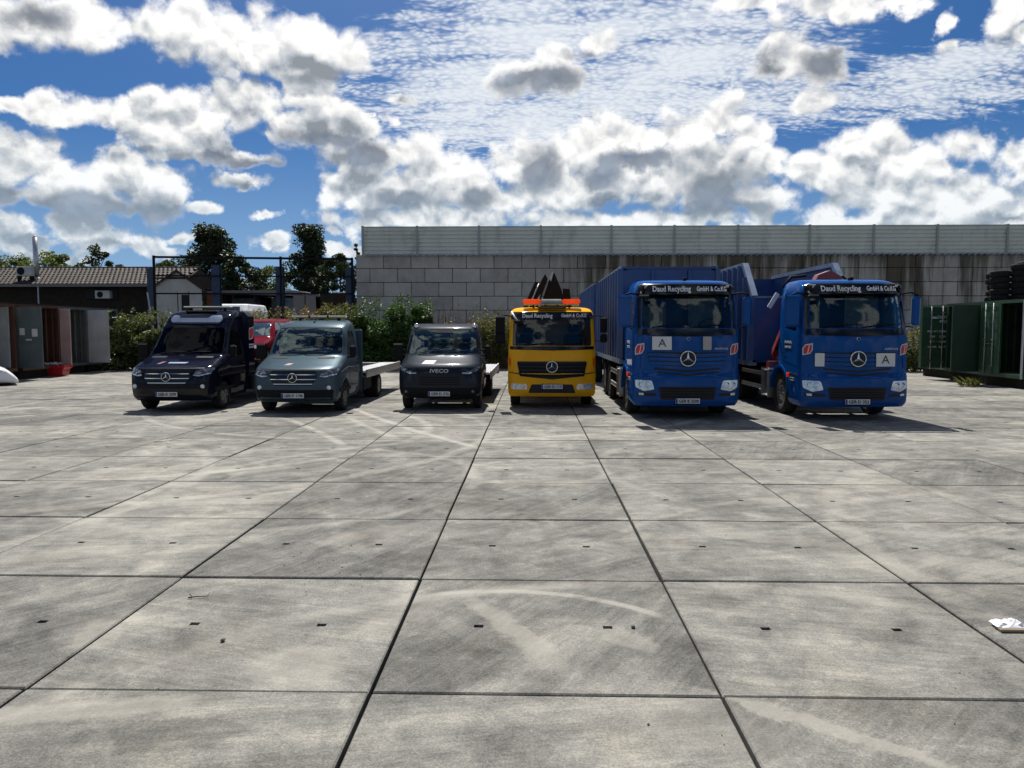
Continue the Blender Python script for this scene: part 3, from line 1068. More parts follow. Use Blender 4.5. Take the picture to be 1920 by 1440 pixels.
# ------------------------------------------------------------------ blue columns and black frame
def build_frame():
    Y = 43.6
    for k, (px, top, w) in enumerate(((283, 503, 12), (405, 497, 15), (525, 500, 14), (656, 503, 15))):
        x, _, zt = at_y(px, top, Y)
        t = thing('steel_column', ['dusty blue steel column left of the white gable house', 'blue steel column rising behind the navy tow truck',
                                   'blue steel column between the two tall dark trees', 'blue steel column against the end of the block wall'][k],
                  'column', (x, Y, 0), group='blue steel columns in a row')
        hw = w / 2 * Y / FPX
        MB().box(-hw, hw, -0.15, -0.135, 0, zt).box(-hw, hw, 0.135, 0.15, 0, zt).box(-0.012, 0.012, -0.135, 0.135, 0, zt).build('beam', 'blue_steel', t)
        MB().box(-hw - 0.05, hw + 0.05, -0.2, 0.2, 0.0, 0.03).build('base_plate', 'blue_steel', t)
    fr = thing('goal_frame', 'black steel frame with three rails behind the hedge', 'frame', (0, Y - 0.35, 0))
    Yf = Y - 0.35
    p = [at_y(x, y, Yf) for x, y in ((288, 481), (526, 483), (660, 485))]
    for x, _, z in p:
        MB().box(x - 0.06, x + 0.06, -0.05, 0.05, 0, z + 0.06).build('post', 'black_steel', fr)
    for ya, yb in ((482, 486), (517, 519), (550.5, 551)):
        a, b = at_y(290, ya, Yf), at_y(659, yb, Yf)
        MB().bar((a[0], -0.06, a[2]), (b[0], -0.06, b[2]), 0.06, 0.12 if ya < 500 else 0.085).build('rail', 'black_steel', fr)
    for xx, ya in ((333, 548), (354, 546)):
        a = at_y(xx, ya, Yf)
        MB().tube([(a[0], 0, 0), (a[0], 0, a[2])], 0.03).build('upright', 'black_steel', fr)
    a = at_y(276, 548, 42.5)
    b = at_y(287, 580, 42.5)
    MB().bar((a[0], 42.5, a[2]), (b[0] + 0.2, 42.5, 0.4), 0.06, 0.06).build('leaning_board', 'pale_container', label='pale board leaning beside the leftmost blue steel column', cat='board')


# ------------------------------------------------------------------ house and sheds behind
def build_house():
    Y = 50.0
    root = thing('bungalow', 'low bungalow with brown tiled roof and pale gable end', 'house', (0, 0, 0))
    xg = at_y(334, 505, Y + 3)[0]                         # gable plane
    ridge_z = at_y(334, 503, Y + 3.2)[2]
    eave_z = at_y(150, 533, Y - 0.2)[2]
    XL = -48.0
    g0 = at_y(290, 530, Y)[0]
    g1 = at_y(383, 540, Y)[0]
    gx = (g0 + g1) / 2
    hw = (g1 - g0) / 2
    # main wing runs left, its ridge parallel to the wall; a gabled cross wing closes it on the right
    MB().box(XL, g0, Y + 0.6, Y + 6.2, 0, eave_z - 0.05).build('wall', 'dark_timber', root)
    roof = MB()
    roof.prism([(Y, eave_z - 0.02), (Y + 3.2, ridge_z - 0.05), (Y + 6.6, eave_z - 0.02), (Y + 6.6, eave_z - 0.12), (Y, eave_z - 0.12)], 'x', XL, gx)
    roof = roof.build('roof', 'dark_timber', root)
    # pantiles: rows up the slope, one object per course
    n_course = 9
    slope = math.atan2(ridge_z - eave_z, 3.2)
    L = math.hypot(ridge_z - eave_z, 3.2)
    for c in range(n_course):
        mb = MB()
        s0, s1 = L * c / n_course, L * (c + 1.16) / n_course
        x0 = XL + (0.15 if c % 2 else 0)
        m = int((gx - 0.05 - x0) / 0.30)
        vs_, fs = [], []
        for k in range(m * 4 + 1):
            x = x0 + k * 0.075
            w = (0.0, 0.035, 0.05, 0.02)[k % 4]
            for s, lift in ((s0, 0.055), (min(s1, L), 0.015)):
                vs_.append((x, Y + math.cos(slope) * s - math.sin(slope) * (w + lift), eave_z + math.sin(slope) * s + math.cos(slope) * (w + lift)))
            vs_.append((x, Y + math.cos(slope) * s0 - math.sin(slope) * 0.0, eave_z + math.sin(slope) * s0))
        for k in range(m * 4):
            fs.append((3 * k, 3 * k + 3, 3 * k + 4, 3 * k + 1))
            fs.append((3 * k + 2, 3 * k + 5, 3 * k + 3, 3 * k))
        mb.add(vs_, fs)
        mb.build('tile_course', 'roof_tile', roof, normals=False)
    MB().tube([(XL, Y + 3.2, ridge_z + 0.02), (gx, Y + 3.2, ridge_z + 0.02)], 0.11, 6).build('ridge', 'roof_tile', roof)
    MB().box(XL, g0, Y - 0.13, Y - 0.02, eave_z - 0.15, eave_z + 0.02).build('gutter', 'grey_sheet', root)
    # gable wing
    ez = at_y(383, 541, Y)[2]
    ap = at_y(333, 506, Y)[2]
    def wing(poly, ya, yb):
        # the cross wing runs back along the line of sight, a little to the left
        mb = MB().prism(poly, 'y', ya, yb)
        mb.v = [(x - 0.46 * (y - Y + 0.4), y, z) for x, y, z in mb.v]
        return mb
    wing([(g0, 0), (g1, 0), (g1, ez), (gx, ap - 0.12), (g0, ez + 0.1)], Y - 0.4, Y + 6).build('gable_wall', 'wall_render', root)
    for s in (-1, 1):
        a = (gx, ap)
        b = (gx + s * (hw + 0.35), ez - 0.22 + (0.1 if s < 0 else 0))
        wing([a, b, (b[0], b[1] - 0.14), (a[0], a[1] - 0.16)], Y - 0.6, Y + 6.2).build('verge', 'roof_tile', root)
    wx = at_y(342, 560, Y - 0.4)[0]
    zz = at_y(342, 553, Y - 0.4)[2]
    MB().box(wx - 0.05, wx + 0.42, Y - 0.43, Y - 0.38, 1.4, zz).build('window', 'interior', root)
    MB().box(gx - 1.5, gx + 1.1, Y - 0.44, Y - 0.39, ap - 0.62, ap - 0.50).build('tie_beam', 'dark_timber', root)
    for px in (172, 208):
        q = at_y(px, 552, Y + 0.55)
        MB().box(q[0] - 0.45, q[0] + 0.45, Y + 0.5, Y + 0.62, q[2] - 0.3, q[2] + 0.35).build('window', 'interior', root)
    q = at_y(73, 560, Y - 0.05)
    MB().tube([(q[0], Y - 0.08, 0.2), (q[0], Y - 0.08, eave_z - 0.1)], 0.06).build('downpipe', 'zinc', root)
    # flue on the roof
    a, b = at_y(69, 520, Y + 1.0), at_y(66, 443, Y + 1.0)
    fl = thing('flue_pipe', 'tall shiny steel flue standing on the tiled roof', 'chimney', (a[0], Y + 1.0, a[2] - 0.35))
    MB().tube([(0, 0, 0), (-0.02, 0, b[2] - a[2] + 0.3)], 0.16, 12).build('pipe', 'zinc', fl)
    MB().tube([(-0.02, 0, b[2] - a[2] + 0.33), (-0.02, 0, b[2] - a[2] + 0.42)], 0.10, 12, 0.02).build('cap', 'zinc', fl)
    MB().tube([(0, 0, 0.12), (0, 0, 0.35)], 0.24, 12, 0.17).build('collar', 'zinc', fl)
    # air conditioner on the roof
    a, b = at_y(36, 518, Y + 0.7), at_y(63, 500, Y + 0.7)
    ac = thing('air_conditioner', 'white outdoor air conditioner on the roof beside the flue', 'air conditioner', (a[0], Y + 0.4, a[2]))
    w, h = b[0] - a[0], b[2] - a[2]
    MB().bbox(0, w, 0, 0.4, 0, h, 0.02).build('case', 'pale_container', ac)
    MB().disc((w * 0.32, -0.006, h * 0.5), h * 0.40, 'y', 20, 0.02).build('fan_grille', 'black_plastic', ac)
    MB().box(0.05, 0.12, 0.02, 0.4, -0.45, 0).box(w - 0.12, w - 0.05, 0.02, 0.4, -0.45, 0).build('bracket', 'black_steel', ac)
    # air conditioner on the dark wall
    a, b = at_y(182, 560, Y + 0.4), at_y(209, 545, Y + 0.4)
    ac = thing('air_conditioner', 'pale wall-mounted air conditioner under the eaves of the bungalow', 'air conditioner', (a[0], Y + 0.15, a[2]))
    w, h = b[0] - a[0], b[2] - a[2]
    MB().bbox(0, w, 0, 0.42, 0, h, 0.02).build('case', 'pale_container', ac)
    MB().disc((w * 0.35, -0.006, h * 0.5), h * 0.38, 'y', 16, 0.02).build('fan_grille', 'black_plastic', ac)

    # long open shed with parked vans
    YS = 58.0
    sh = thing('vehicle_shed', 'long low open shed with thin flat roof behind the columns', 'shed', (0, YS, 0))
    a, b = at_y(385, 545, YS), at_y(600, 551, YS)
    zr = a[2]
    MB().prism([(a[0], zr), (at_y(556, 545, YS)[0], zr), (b[0], zr - 0.32), (b[0], zr - 0.46), (a[0], zr - 0.22)], 'y', -0.5, 5).build('roof', 'grey_sheet', sh)
    MB().box(a[0], b[0], 4.7, 4.9, 0, zr - 0.5).build('back_wall', 'dark_timber', sh)
    c = at_y(402, 560, YS)
    MB().box(a[0] + 0.1, c[0], 0.0, 4.6, 0, zr - 0.24).build('side_room', 'oxide_sheet', sh)
    for px in (440, 480, 565, 592):
        q = at_y(px, 560, YS)
        MB().box(q[0] - 0.08, q[0] + 0.08, -0.3, -0.14, 0, zr - 0.2 if px < 560 else zr - 0.42).build('post', 'dark_timber', sh)
    for px0, px1 in ((551, 572), (574, 592)):
        q0, q1 = at_y(px0, 560, YS - 0.6), at_y(px1, 560, YS - 0.6)
        MB().box(q0[0], q1[0], -0.75, -0.6, 0, at_y(px0, 555, YS)[2]).build('panel', 'grey_sheet', sh)
    q0, q1 = at_y(600, 552, 52), at_y(660, 552, 52)
    MB().box(q0[0], q1[0] + 0.2, 52, 52.1, 0, q0[2]).build('board_fence', 'dark_timber', label='dark board fence closing the yard beside the block wall', cat='fence')
    q0, q1 = at_y(627, 548, 51.5), at_y(656, 551, 51.5)
    MB().box(q0[0], q1[0], 51.2, 51.9, q1[2], q0[2]).build('roof_sheet', 'pale_container', label='small pale sheet lying on top of the dark board fence', cat='sheet')

    def parked_van(px0, px1, top, Yv, mat, label, roof_mat=None):
        x0, _, z = at_y(px0, top, Yv)
        x1 = at_y(px1, top, Yv)[0]
        w = x1 - x0
        t = thing('parked_van', label, 'van', ((x0 + x1) / 2, Yv, 0), group='vans parked by the shed')
        hh = w / 2
        body = MB()
        rings = []
        for (zz, k, yf) in ((0.35, 1.0, 0.05), (0.9, 1.0, 0.0), (1.1, 0.98, 0.35), (1.25, 0.97, 0.7), (z - 0.45, 0.9, 1.25), (z - 0.08, 0.82, 1.6), (z, 0.72, 1.9)):
            rings.append([(-hh * k, yf + 0.12, zz), (-hh * k * 0.75, yf, zz), (hh * k * 0.75, yf, zz), (hh * k, yf + 0.12, zz), (hh * k, 5.0, zz), (-hh * k, 5.0, zz)])
        vs_ = [p for r_ in rings for p in r_]
        fs = [tuple(range(6))[::-1], tuple(range(36, 42))]
        for i in range(6):
            for j in range(6):
                fs.append((i * 6 + j, i * 6 + (j + 1) % 6, i * 6 + 6 + (j + 1) % 6, i * 6 + 6 + j))
        body.add(vs_, fs)
        body.build('body', mat, t)
        MB().prism([(-hh * 0.80, 1.28), (hh * 0.80, 1.28), (hh * 0.74, z - 0.2), (-hh * 0.74, z - 0.2)], 'y', 0.62, 0.66).build('windscreen', 'window_dark', t)
        for s in (-1, 1):
            MB().lathe([(0.05, -0.1), (0.32, -0.1), (0.34, 0), (0.32, 0.1), (0.05, 0.1)], (s * (hh - 0.12), 0.95, 0.34), 'x', 14).build('wheel', 'rubber', t)
            MB().bbox(s * hh * 1.0 - 0.08, s * hh * 1.0 + 0.08, 0.85, 0.95, 1.35, 1.62).build('mirror', 'black_plastic', t)
            MB().box(s * hh * 0.72 - 0.2, s * hh * 0.72 + 0.2, -0.02, 0.03, 0.75, 0.92).build('headlight', 'lamp_glass', t)
    parked_van(421, 478, 554, 56.5, 'van_dark', 'dark van parked under the shed, left of the middle column')
    parked_van(495, 560, 553, 57.0, 'van_dark', 'dark van with pale roof edge parked under the shed beside the third blue column')
    parked_van(374, 452, 568, 46.5, 'white_paint', 'white van just showing its roof above the navy tow truck')


# ------------------------------------------------------------------ planting
def foliage(mb, centre, rad, n, size, rs, squash=1.0, droop=0.0, narrow=0.45):
    """leaf-sized faces spread through a lumpy volume"""
    cx, cy, cz = centre
    for _ in range(n):
        while True:
            p = Vector((rs.uniform(-1, 1), rs.uniform(-1, 1), rs.uniform(-1, 1)))
            l = p.length
            if 0.05 < l < 1 and rs.random() < 0.25 + 0.75 * l:
                break
        c = Vector((cx + p.x * rad[0], cy + p.y * rad[1], cz + p.z * rad[2]))
        s = size * rs.uniform(0.6, 1.35)
        a = Vector((rs.gauss(0, 1), rs.gauss(0, 1), rs.gauss(0, 0.7) - droop)).normalized()
        b = a.cross(Vector((rs.gauss(0, 1), rs.gauss(0, 1), rs.gauss(0, 1)))).normalized() * s * narrow
        a = a * s
        o = len(mb.v)
        mb.v += [tuple(c - a), tuple(c + b * 0.9 - a * 0.1), tuple(c + a), tuple(c - b * 0.9 + a * 0.1)]
        mb.f.append((o, o + 1, o + 2, o + 3))
        mb.s.append(False)


def tree(name, label, cat, X, Y, h, w, lobes, leaves, size, mat, seed, z0=0.25, group=None, trunk_r=0.22, shape=None, twigs=0):
    rs = random.Random(seed)
    t = thing(name, label, cat, (X, Y, 0), group=group)
    tr = MB()
    tr.tube([(0, 0, -0.1), (rs.uniform(-.1, .1), 0, h * 0.3), (rs.uniform(-.2, .2), rs.uniform(-.2, .2), h * 0.6), (0, 0, h * 0.93)], trunk_r, 8, 0.03)
    mb = MB()
    for k in range(lobes):
        f = (k + rs.random()) / lobes
        zc = h * (z0 + (1 - z0) * f * 0.97)
        r_at = (shape or (lambda q: math.sin(math.pi * min(1, 0.18 + 0.80 * q)) ** 0.8))(f) * w / 2
        a = rs.uniform(0, 2 * math.pi)
        d = r_at * math.sqrt(rs.random()) * 0.92
        c = (math.cos(a) * d, math.sin(a) * d, zc)
        lr = w * rs.uniform(0.055, 0.155) * (1.1 - 0.4 * f)
        foliage(mb, c, (lr, lr, lr * rs.uniform(0.6, 0.95)), leaves // lobes, size, rs)
        b0 = (c[0] * 0.1, c[1] * 0.1, max(zc - d * 0.8 - 0.3, h * 0.12))
        tr.tube([b0, (c[0] * 0.6, c[1] * 0.6, (b0[2] + zc) / 2), c], 0.05, 5, 0.012)
    tr.build('trunk', 'bark', t)
    mb.build('crown', mat, t, normals=False)
    return t


def build_trees():
    def place(px, Y):
        return at_y(px, 600, Y)[0]

    def height(py, Y):
        return at_y(960, py, Y)[2]
    Y = 66
    oak = lambda f: (0.45 + 0.75 * f if f < 0.45 else 0.80 - 0.05 * f if f < 0.6 else 0.92 * (1.05 - f) ** 0.55 * 1.3)
    tree('oak_tree', 'tall dark broadleaf tree behind the blue column and white gable', 'tree', place(402, Y), Y, height(424, Y), 9.6, 110, 22000, 0.15, 'leaf_tree', 3,
         0.18, 'trees beyond the yard', 0.3, lambda f: 1.0 if f < 0.3 else 1.0 - 0.62 * (f - 0.3) / 0.5 if f < 0.8 else 0.38 - 0.9 * (f - 0.8))
    tree('oak_tree', 'tall dark tapering tree just left of the block wall', 'tree', place(580, Y), Y, height(421, Y), 8.4, 100, 20000, 0.15, 'leaf_tree', 8,
         0.15, 'trees beyond the yard', 0.3, lambda f: 1.0 if f < 0.25 else 1.0 - 0.70 * (f - 0.25) / 0.45 if f < 0.7 else 0.30 - 0.35 * (f - 0.7))
    tree('maple_tree', 'lower bushy tree between the dark tapering tree and the block wall', 'tree', place(638, 62), 62, height(474, 62), 6.4, 50, 12000, 0.15, 'leaf_tree', 12, 0.1, 'trees beyond the yard')
    tree('maple_tree', 'low rounded tree behind the pale gable', 'tree', place(318, 70), 70, height(484, 70), 7.0, 26, 6000, 0.17, 'leaf_bramble', 14, 0.1, 'trees beyond the yard')
    tree('maple_tree', 'small tree filling the gap right of the tall broadleaf tree', 'tree', place(452, 64), 64, height(482, 64), 6.0, 46, 11000, 0.15, 'leaf_tree', 16, 0.1, 'trees beyond the yard')
    tree('birch_tree', 'sparse open tree poking above the middle of the tiled roof', 'tree', place(190, 75), 75, height(460, 75), 5.4, 16, 1700, 0.17, 'leaf_tree', 21, 0.55, 'trees beyond the yard', 0.12)
    for px, py, wd, sd, lb in ((6, 486, 9, 31, 'pale green tree at the left edge above the tiled roof'), (45, 478, 8, 32, 'pale green tree behind the rooftop air conditioner'),
                               (103, 472, 8.5, 33, 'pale green willow right of the steel flue')):
        tree('willow_tree', lb, 'tree', place(px, 72), 72, height(py, 72), wd, 30, 6500, 0.16, 'leaf_willow', sd, 0.3, 'pale trees over the roof')
    for px, py, wd, sd, lb in ((160, 496, 6, 41, 'low dark bush just over the roof ridge left of the sparse tree'), (232, 494, 7, 42, 'low dark bush over the roof ridge right of the sparse tree'),
                               (500, 498, 9, 43, 'far grey-green tree low between the two tall trees')):
        tree('bush_tree', lb, 'tree', place(px, 95), 95, height(py, 95), wd, 24, 4500, 0.2, 'leaf_tree' if px < 400 else 'leaf_bramble', sd, 0.3, 'low trees far behind')
    rs = random.Random(5)
    mb = MB()
    for k in range(150):
        x = -110 + k * 1.6
        foliage(mb, (x, 105 + rs.uniform(-4, 4), rs.uniform(2.5, 6.2)), (2.4, 2.0, 1.9), 150, 0.33, rs)
    for k in range(150):
        mb.bar((-110 + k * 1.6, 105, -0.14), (-110 + k * 1.6, 105, 4), 0.25, 0.25)
    mb.build('far_wood', 'leaf_bramble', normals=False, label='far line of dark woodland behind the houses', cat='wood', kind='stuff')
    # sprigs by the barrier's end
    tree('sapling', 'thin leafy sprigs beside the left end of the noise barrier', 'tree', place(672, 47), 47, height(452, 47), 1.0, 8, 500, 0.10, 'leaf_tree', 51, 0.7, None, 0.05)


def bush(name, label, X, Y, w, d, h, n, size, mat, seed, group, stalks=8):
    rs = random.Random(seed)
    t = thing(name, label, 'bush', (X, Y, 0), group=group)
    mb, st = MB(), MB()
    lumps = max(10, int(w * 13))
    for k in range(lumps):
        x = rs.uniform(-w / 2, w / 2)
        top = h * (0.80 + 0.2 * math.sin(k * 2.3 + seed) * rs.random()) * (1 - 0.22 * abs(2 * x / w) ** 3)
        z = top * (0.04 + 0.90 * rs.random() ** 0.9)
        y = rs.uniform(-d / 2, d / 2) * (1.1 - 0.5 * z / h)
        r = rs.uniform(0.30, 0.60)
        foliage(mb, (x, y, z), (r, r, r * 0.8), n // lumps, size, rs)
        if rs.random() < 0.6:
            st.tube([(x * 0.9, y * 0.3, -0.1), (x, y * 0.7, z * 0.6), (x + rs.uniform(-.2, .2), y, z + 0.2)], 0.02, 4, 0.006)
    for k in range(stalks):
        x = rs.uniform(-w / 2, w / 2)
        zt = h * rs.uniform(0.90, 1.06)
        c = (x + rs.uniform(-.25, .25), rs.uniform(-d / 3, d / 3), zt)
        st.tube([(x, 0, h * 0.3), c], 0.012, 4, 0.004)
        foliage(mb, (c[0], c[1], zt - 0.3), (0.16, 0.16, 0.36), 30, size * 0.8, rs)
    st.build('stems', 'bark', t)
    mb.build('leaves', mat, t, normals=False)
    return t


def build_bushes():
    def place(px, Y):
        return at_y(px, 640, Y)[0]

    def height(py, Y):
        return at_y(960, py, Y)[2]
    Yh = 36.5
    for k, (px, py, w, mat, lb) in enumerate(((228, 582, 2.6, 'leaf_bramble', 'bramble bush right of the pale container door'),
                                              (286, 580, 2.4, 'leaf_bramble', 'bramble bush left of the navy tow truck'),
                                              (350, 585, 2.6, 'leaf_bramble', 'bramble bush hidden behind the navy tow truck cab'),
                                              (425, 588, 2.8, 'leaf_dry', 'brownish bramble bush above the navy tow truck bed'),
                                              (500, 584, 2.8, 'leaf_weed', 'dry weedy bush behind the red car'),
                                              (575, 580, 2.8, 'leaf_dry', 'rusty brown bush behind the slate tow truck roof'),
                                              (632, 572, 1.8, 'leaf_weed', 'thin bush right of the slate tow truck light bar'))):
        X = place(px, Yh)
        h = height(py, Yh)
        bush('bramble_bush', lb, X, Yh, w, 2.2, h, 11000, 0.085, mat, 60 + k, 'brambles along the back of the yard', 10 if k < 3 else 34)
    Yb = 37.0
    for k, (px, py, w, lb) in enumerate(((668, 574, 2.2, 'bright green laurel bush left of centre behind the slate tow truck'),
                                         (725, 558, 2.6, 'tall bright green laurel bush in front of the block wall'),
                                         (775, 560, 1.8, 'bright green laurel bush behind the anthracite truck'))):
        bush('laurel_bush', lb, place(px, Yb), Yb, w, 2.0, height(py, Yb), 13000, 0.08, 'leaf_bush', 80 + k, 'laurels in front of the block wall', 16)
    # dry weeds in front of the wall
    rs = random.Random(77)
    mb, st = MB(), MB()
    for k in range(520):
        x = place(rs.uniform(790, 975), 38.5)
        y = 38.5 + rs.uniform(-1.2, 1.5)
        h = height(rs.gauss(588, 12), 38.5)
        h = max(0.6, h * rs.uniform(0.55, 1.0))
        c = (x + rs.uniform(-.25, .25), y, h)
        st.tube([(x, y, -0.14), ((x + c[0]) / 2 + rs.uniform(-.05, .05), y, h * 0.5), c], 0.014, 4, 0.005, cap=False)
        m = rs.randint(8, 20)
        foliage(mb, (c[0], y, h * 0.70), (0.14, 0.14, h * 0.30), m, 0.065, rs, narrow=0.3)
    wd = MB()
    wd.v, wd.f, wd.s = mb.v, mb.f, mb.s
    st.build('weed_stalks', 'dry_stalk', normals=False, label='tangle of dry reddish weed stalks in front of the block wall', cat='weeds', kind='stuff')
    wd.build('weed_leaves', 'leaf_dry', normals=False, label='brown and olive leaves of the weeds before the block wall', cat='weeds', kind='stuff')
    mb = MB()
    for k in range(240):
        x = place(rs.uniform(895, 965), 37.5)
        y = 37.5 + rs.uniform(-.7, .7)
        h = height(rs.gauss(590, 10), 37.5) * rs.uniform(0.7, 1.0)
        for q in range(12):
            z = h * rs.uniform(0.2, 1)
            foliage(mb, (x, y, z), (0.10, 0.10, 0.12), 3, 0.085, rs, narrow=0.25)
    mb.build('tall_grass', 'leaf_weed', normals=False, label='tall olive grass beside the yellow truck', cat='grass', kind='stuff')
    # yellow-green scrub right of the last truck
    bush('scrub_bush', 'yellow-green scrub between the rightmost truck and the green containers', place(1712, 36), 36, 1.6, 1.6, height(616, 36), 3200, 0.09, 'leaf_weed', 91, None, 8)
    # grass tuft at the containers
    t = thing('grass_tuft', 'small dry grass tuft at the foot of the green container', 'grass', (at_y(1820, 705, 26.4)[0], 26.4, 0.0))
    mb = MB()
    for k in range(90):
        a = rs.uniform(0, 6.28)
        l = rs.uniform(0.15, 0.5)
        x, y = rs.uniform(-.35, .35), rs.uniform(-.15, .15)
        e = (x + math.cos(a) * l * 0.7, y + math.sin(a) * l * 0.7, l * 0.75)
        mb.add([(x - .006, y, 0), (x + .006, y, 0), ((x + e[0]) / 2, (y + e[1]) / 2, l * 0.55), e], [(0, 1, 2), (1, 3, 2)])
    mb.build('blades', 'leaf_weed', t, normals=False)


# ------------------------------------------------------------------ containers
def corrugated(mb, a, b, z0, z1, nrm, pitch=0.28, depth=0.035):
    """corrugated sheet from a to b (x, y), proud towards nrm"""
    a, b = Vector((*a, 0)), Vector((*b, 0))
    L = (b - a).length
    m = max(1, round(L / pitch))
    t = (b - a) / m
    nrm = Vector((*nrm, 0))
    pts = []
    for k in range(m):
        for f, d in ((0.0, 0), (0.28, 0), (0.40, 1), (0.88, 1)):
            pts.append(a + t * (k + f) + nrm * depth * d)
    pts.append(b)
    o = len(mb.v)
    for p in pts:
        mb.v += [(p.x, p.y, z0), (p.x, p.y, z1)]
    for k in range(len(pts) - 1):
        mb.f.append((o + 2 * k, o + 2 * k + 2, o + 2 * k + 3, o + 2 * k + 1))
        mb.s.append(False)


def container(label, X, Y, face, mat, length=6.06, z=0.30, rz=0.0):
    """shipping container lying along x, its open end at local x = 0 looking along face (-1 or +1)"""
    t = thing('shipping_container', label, 'container', (X, Y, 0), rz, 'shipping containers along the yard edges')
    s = -face                       # the box runs to s * length
    w, h = 2.44, 2.59
    x1 = s * length
    lo, hi = min(0, x1), max(0, x1)
    side = MB()
    corrugated(side, (lo + 0.1, 0.03), (hi - 0.1, 0.03), z + 0.15, z + h - 0.12, (0, -1), 0.28, 0.03)
    corrugated(side, (lo + 0.1, w - 0.03), (hi - 0.1, w - 0.03), z + 0.15, z + h - 0.12, (0, 1), 0.28, 0.03)
    corrugated(side, (x1 - s * 0.05, 0.1), (x1 - s * 0.05, w - 0.1), z + 0.15, z + h - 0.12, (s, 0), 0.28, 0.03)
    side.build('side_sheet', mat, t, normals=False)
    fr = MB()
    for xx in (0, x1):
        a, b = min(xx, xx + (s if xx == 0 else -s) * 0.13), max(xx, xx + (s if xx == 0 else -s) * 0.13)
        fr.box(a, b, 0, 0.12, z, z + h).box(a, b, w - 0.12, w, z, z + h)
        fr.box(a, b, 0.12, w - 0.12, z, z + 0.13).box(a, b, 0.12, w - 0.12, z + h - 0.11, z + h)
    for yy in (0, w - 0.1):
        fr.box(lo + 0.13, hi - 0.13, yy, yy + 0.1, z, z + 0.14).box(lo + 0.13, hi - 0.13, yy, yy + 0.1, z + h - 0.10, z + h)
    fr.build('frame', mat, t)
    MB().box(lo + 0.13, hi - 0.13, 0.1, w - 0.1, z + 0.12, z + 0.15).build('floor', 'container_floor', t)
    MB().box(lo + 0.13, hi - 0.13, 0.06, w - 0.06, z + h - 0.09, z + h - 0.05).build('roof_sheet', mat, t)
    for xx in (lo + 0.3, hi - 0.3):
        MB().box(xx - 0.12, xx + 0.12, 0.05, w - 0.05, -0.02, z).build('sleeper', 'dark_timber', t)
    return t


def container_door(parent, hinge, ang, mat, z=0.30, w=1.15, rods=True, flip=1, boards=False, name='door'):
    """door leaf hinged at (x, y); at ang 0 it runs along +x and its outside looks along -y (flip=1)"""
    h = 2.36
    d = bpy.data.objects.new(name, None)
    COL.objects.link(d)
    d.parent = parent
    d.location = (hinge[0], hinge[1], z + 0.11)
    d.rotation_euler = (0, 0, ang)
    mb = MB()
    n = 4 if boards else 5
    y0, y1 = -0.03, 0.03
    for k in range(n):
        mb.box(0.05, w - 0.05, y0 + 0.016, y1 - 0.016, h * k / n + 0.022, h * (k + 1) / n - 0.022)
    mb.box(0.04, w - 0.04, -0.004, 0.004, 0.02, h - 0.02)
    # rim
    mb.box(0, 0.07, y0, y1, 0, h).box(w - 0.07, w, y0, y1, 0, h).box(0.07, w - 0.07, y0, y1, 0, 0.09).box(0.07, w - 0.07, y0, y1, h - 0.09, h)
    # the leaf itself is the door object: join under the hinge
    me = mb.mesh('leaf')
    link('leaf', me, mat, d)
    if rods:
        for f in (0.30, 0.68):
            x = w * f
            MB().tube([(x, -0.055 * flip, -0.04), (x, -0.055 * flip, h + 0.04)], 0.018, 6).build('lock_rod', 'steel', d)
            for zz in (0.25, 0.85, 1.15, 1.75, 2.15):
                MB().box(x - 0.06, x + 0.06, -0.06 * flip - 0.02, -0.06 * flip + 0.02, zz - 0.02, zz + 0.02).build('bracket', 'steel', d)
        MB().box(w * 0.3, w * 0.3 + 0.4, -0.085 * flip - 0.008, -0.085 * flip + 0.008, 1.0, 1.03).build('handle', 'steel', d)
    return d


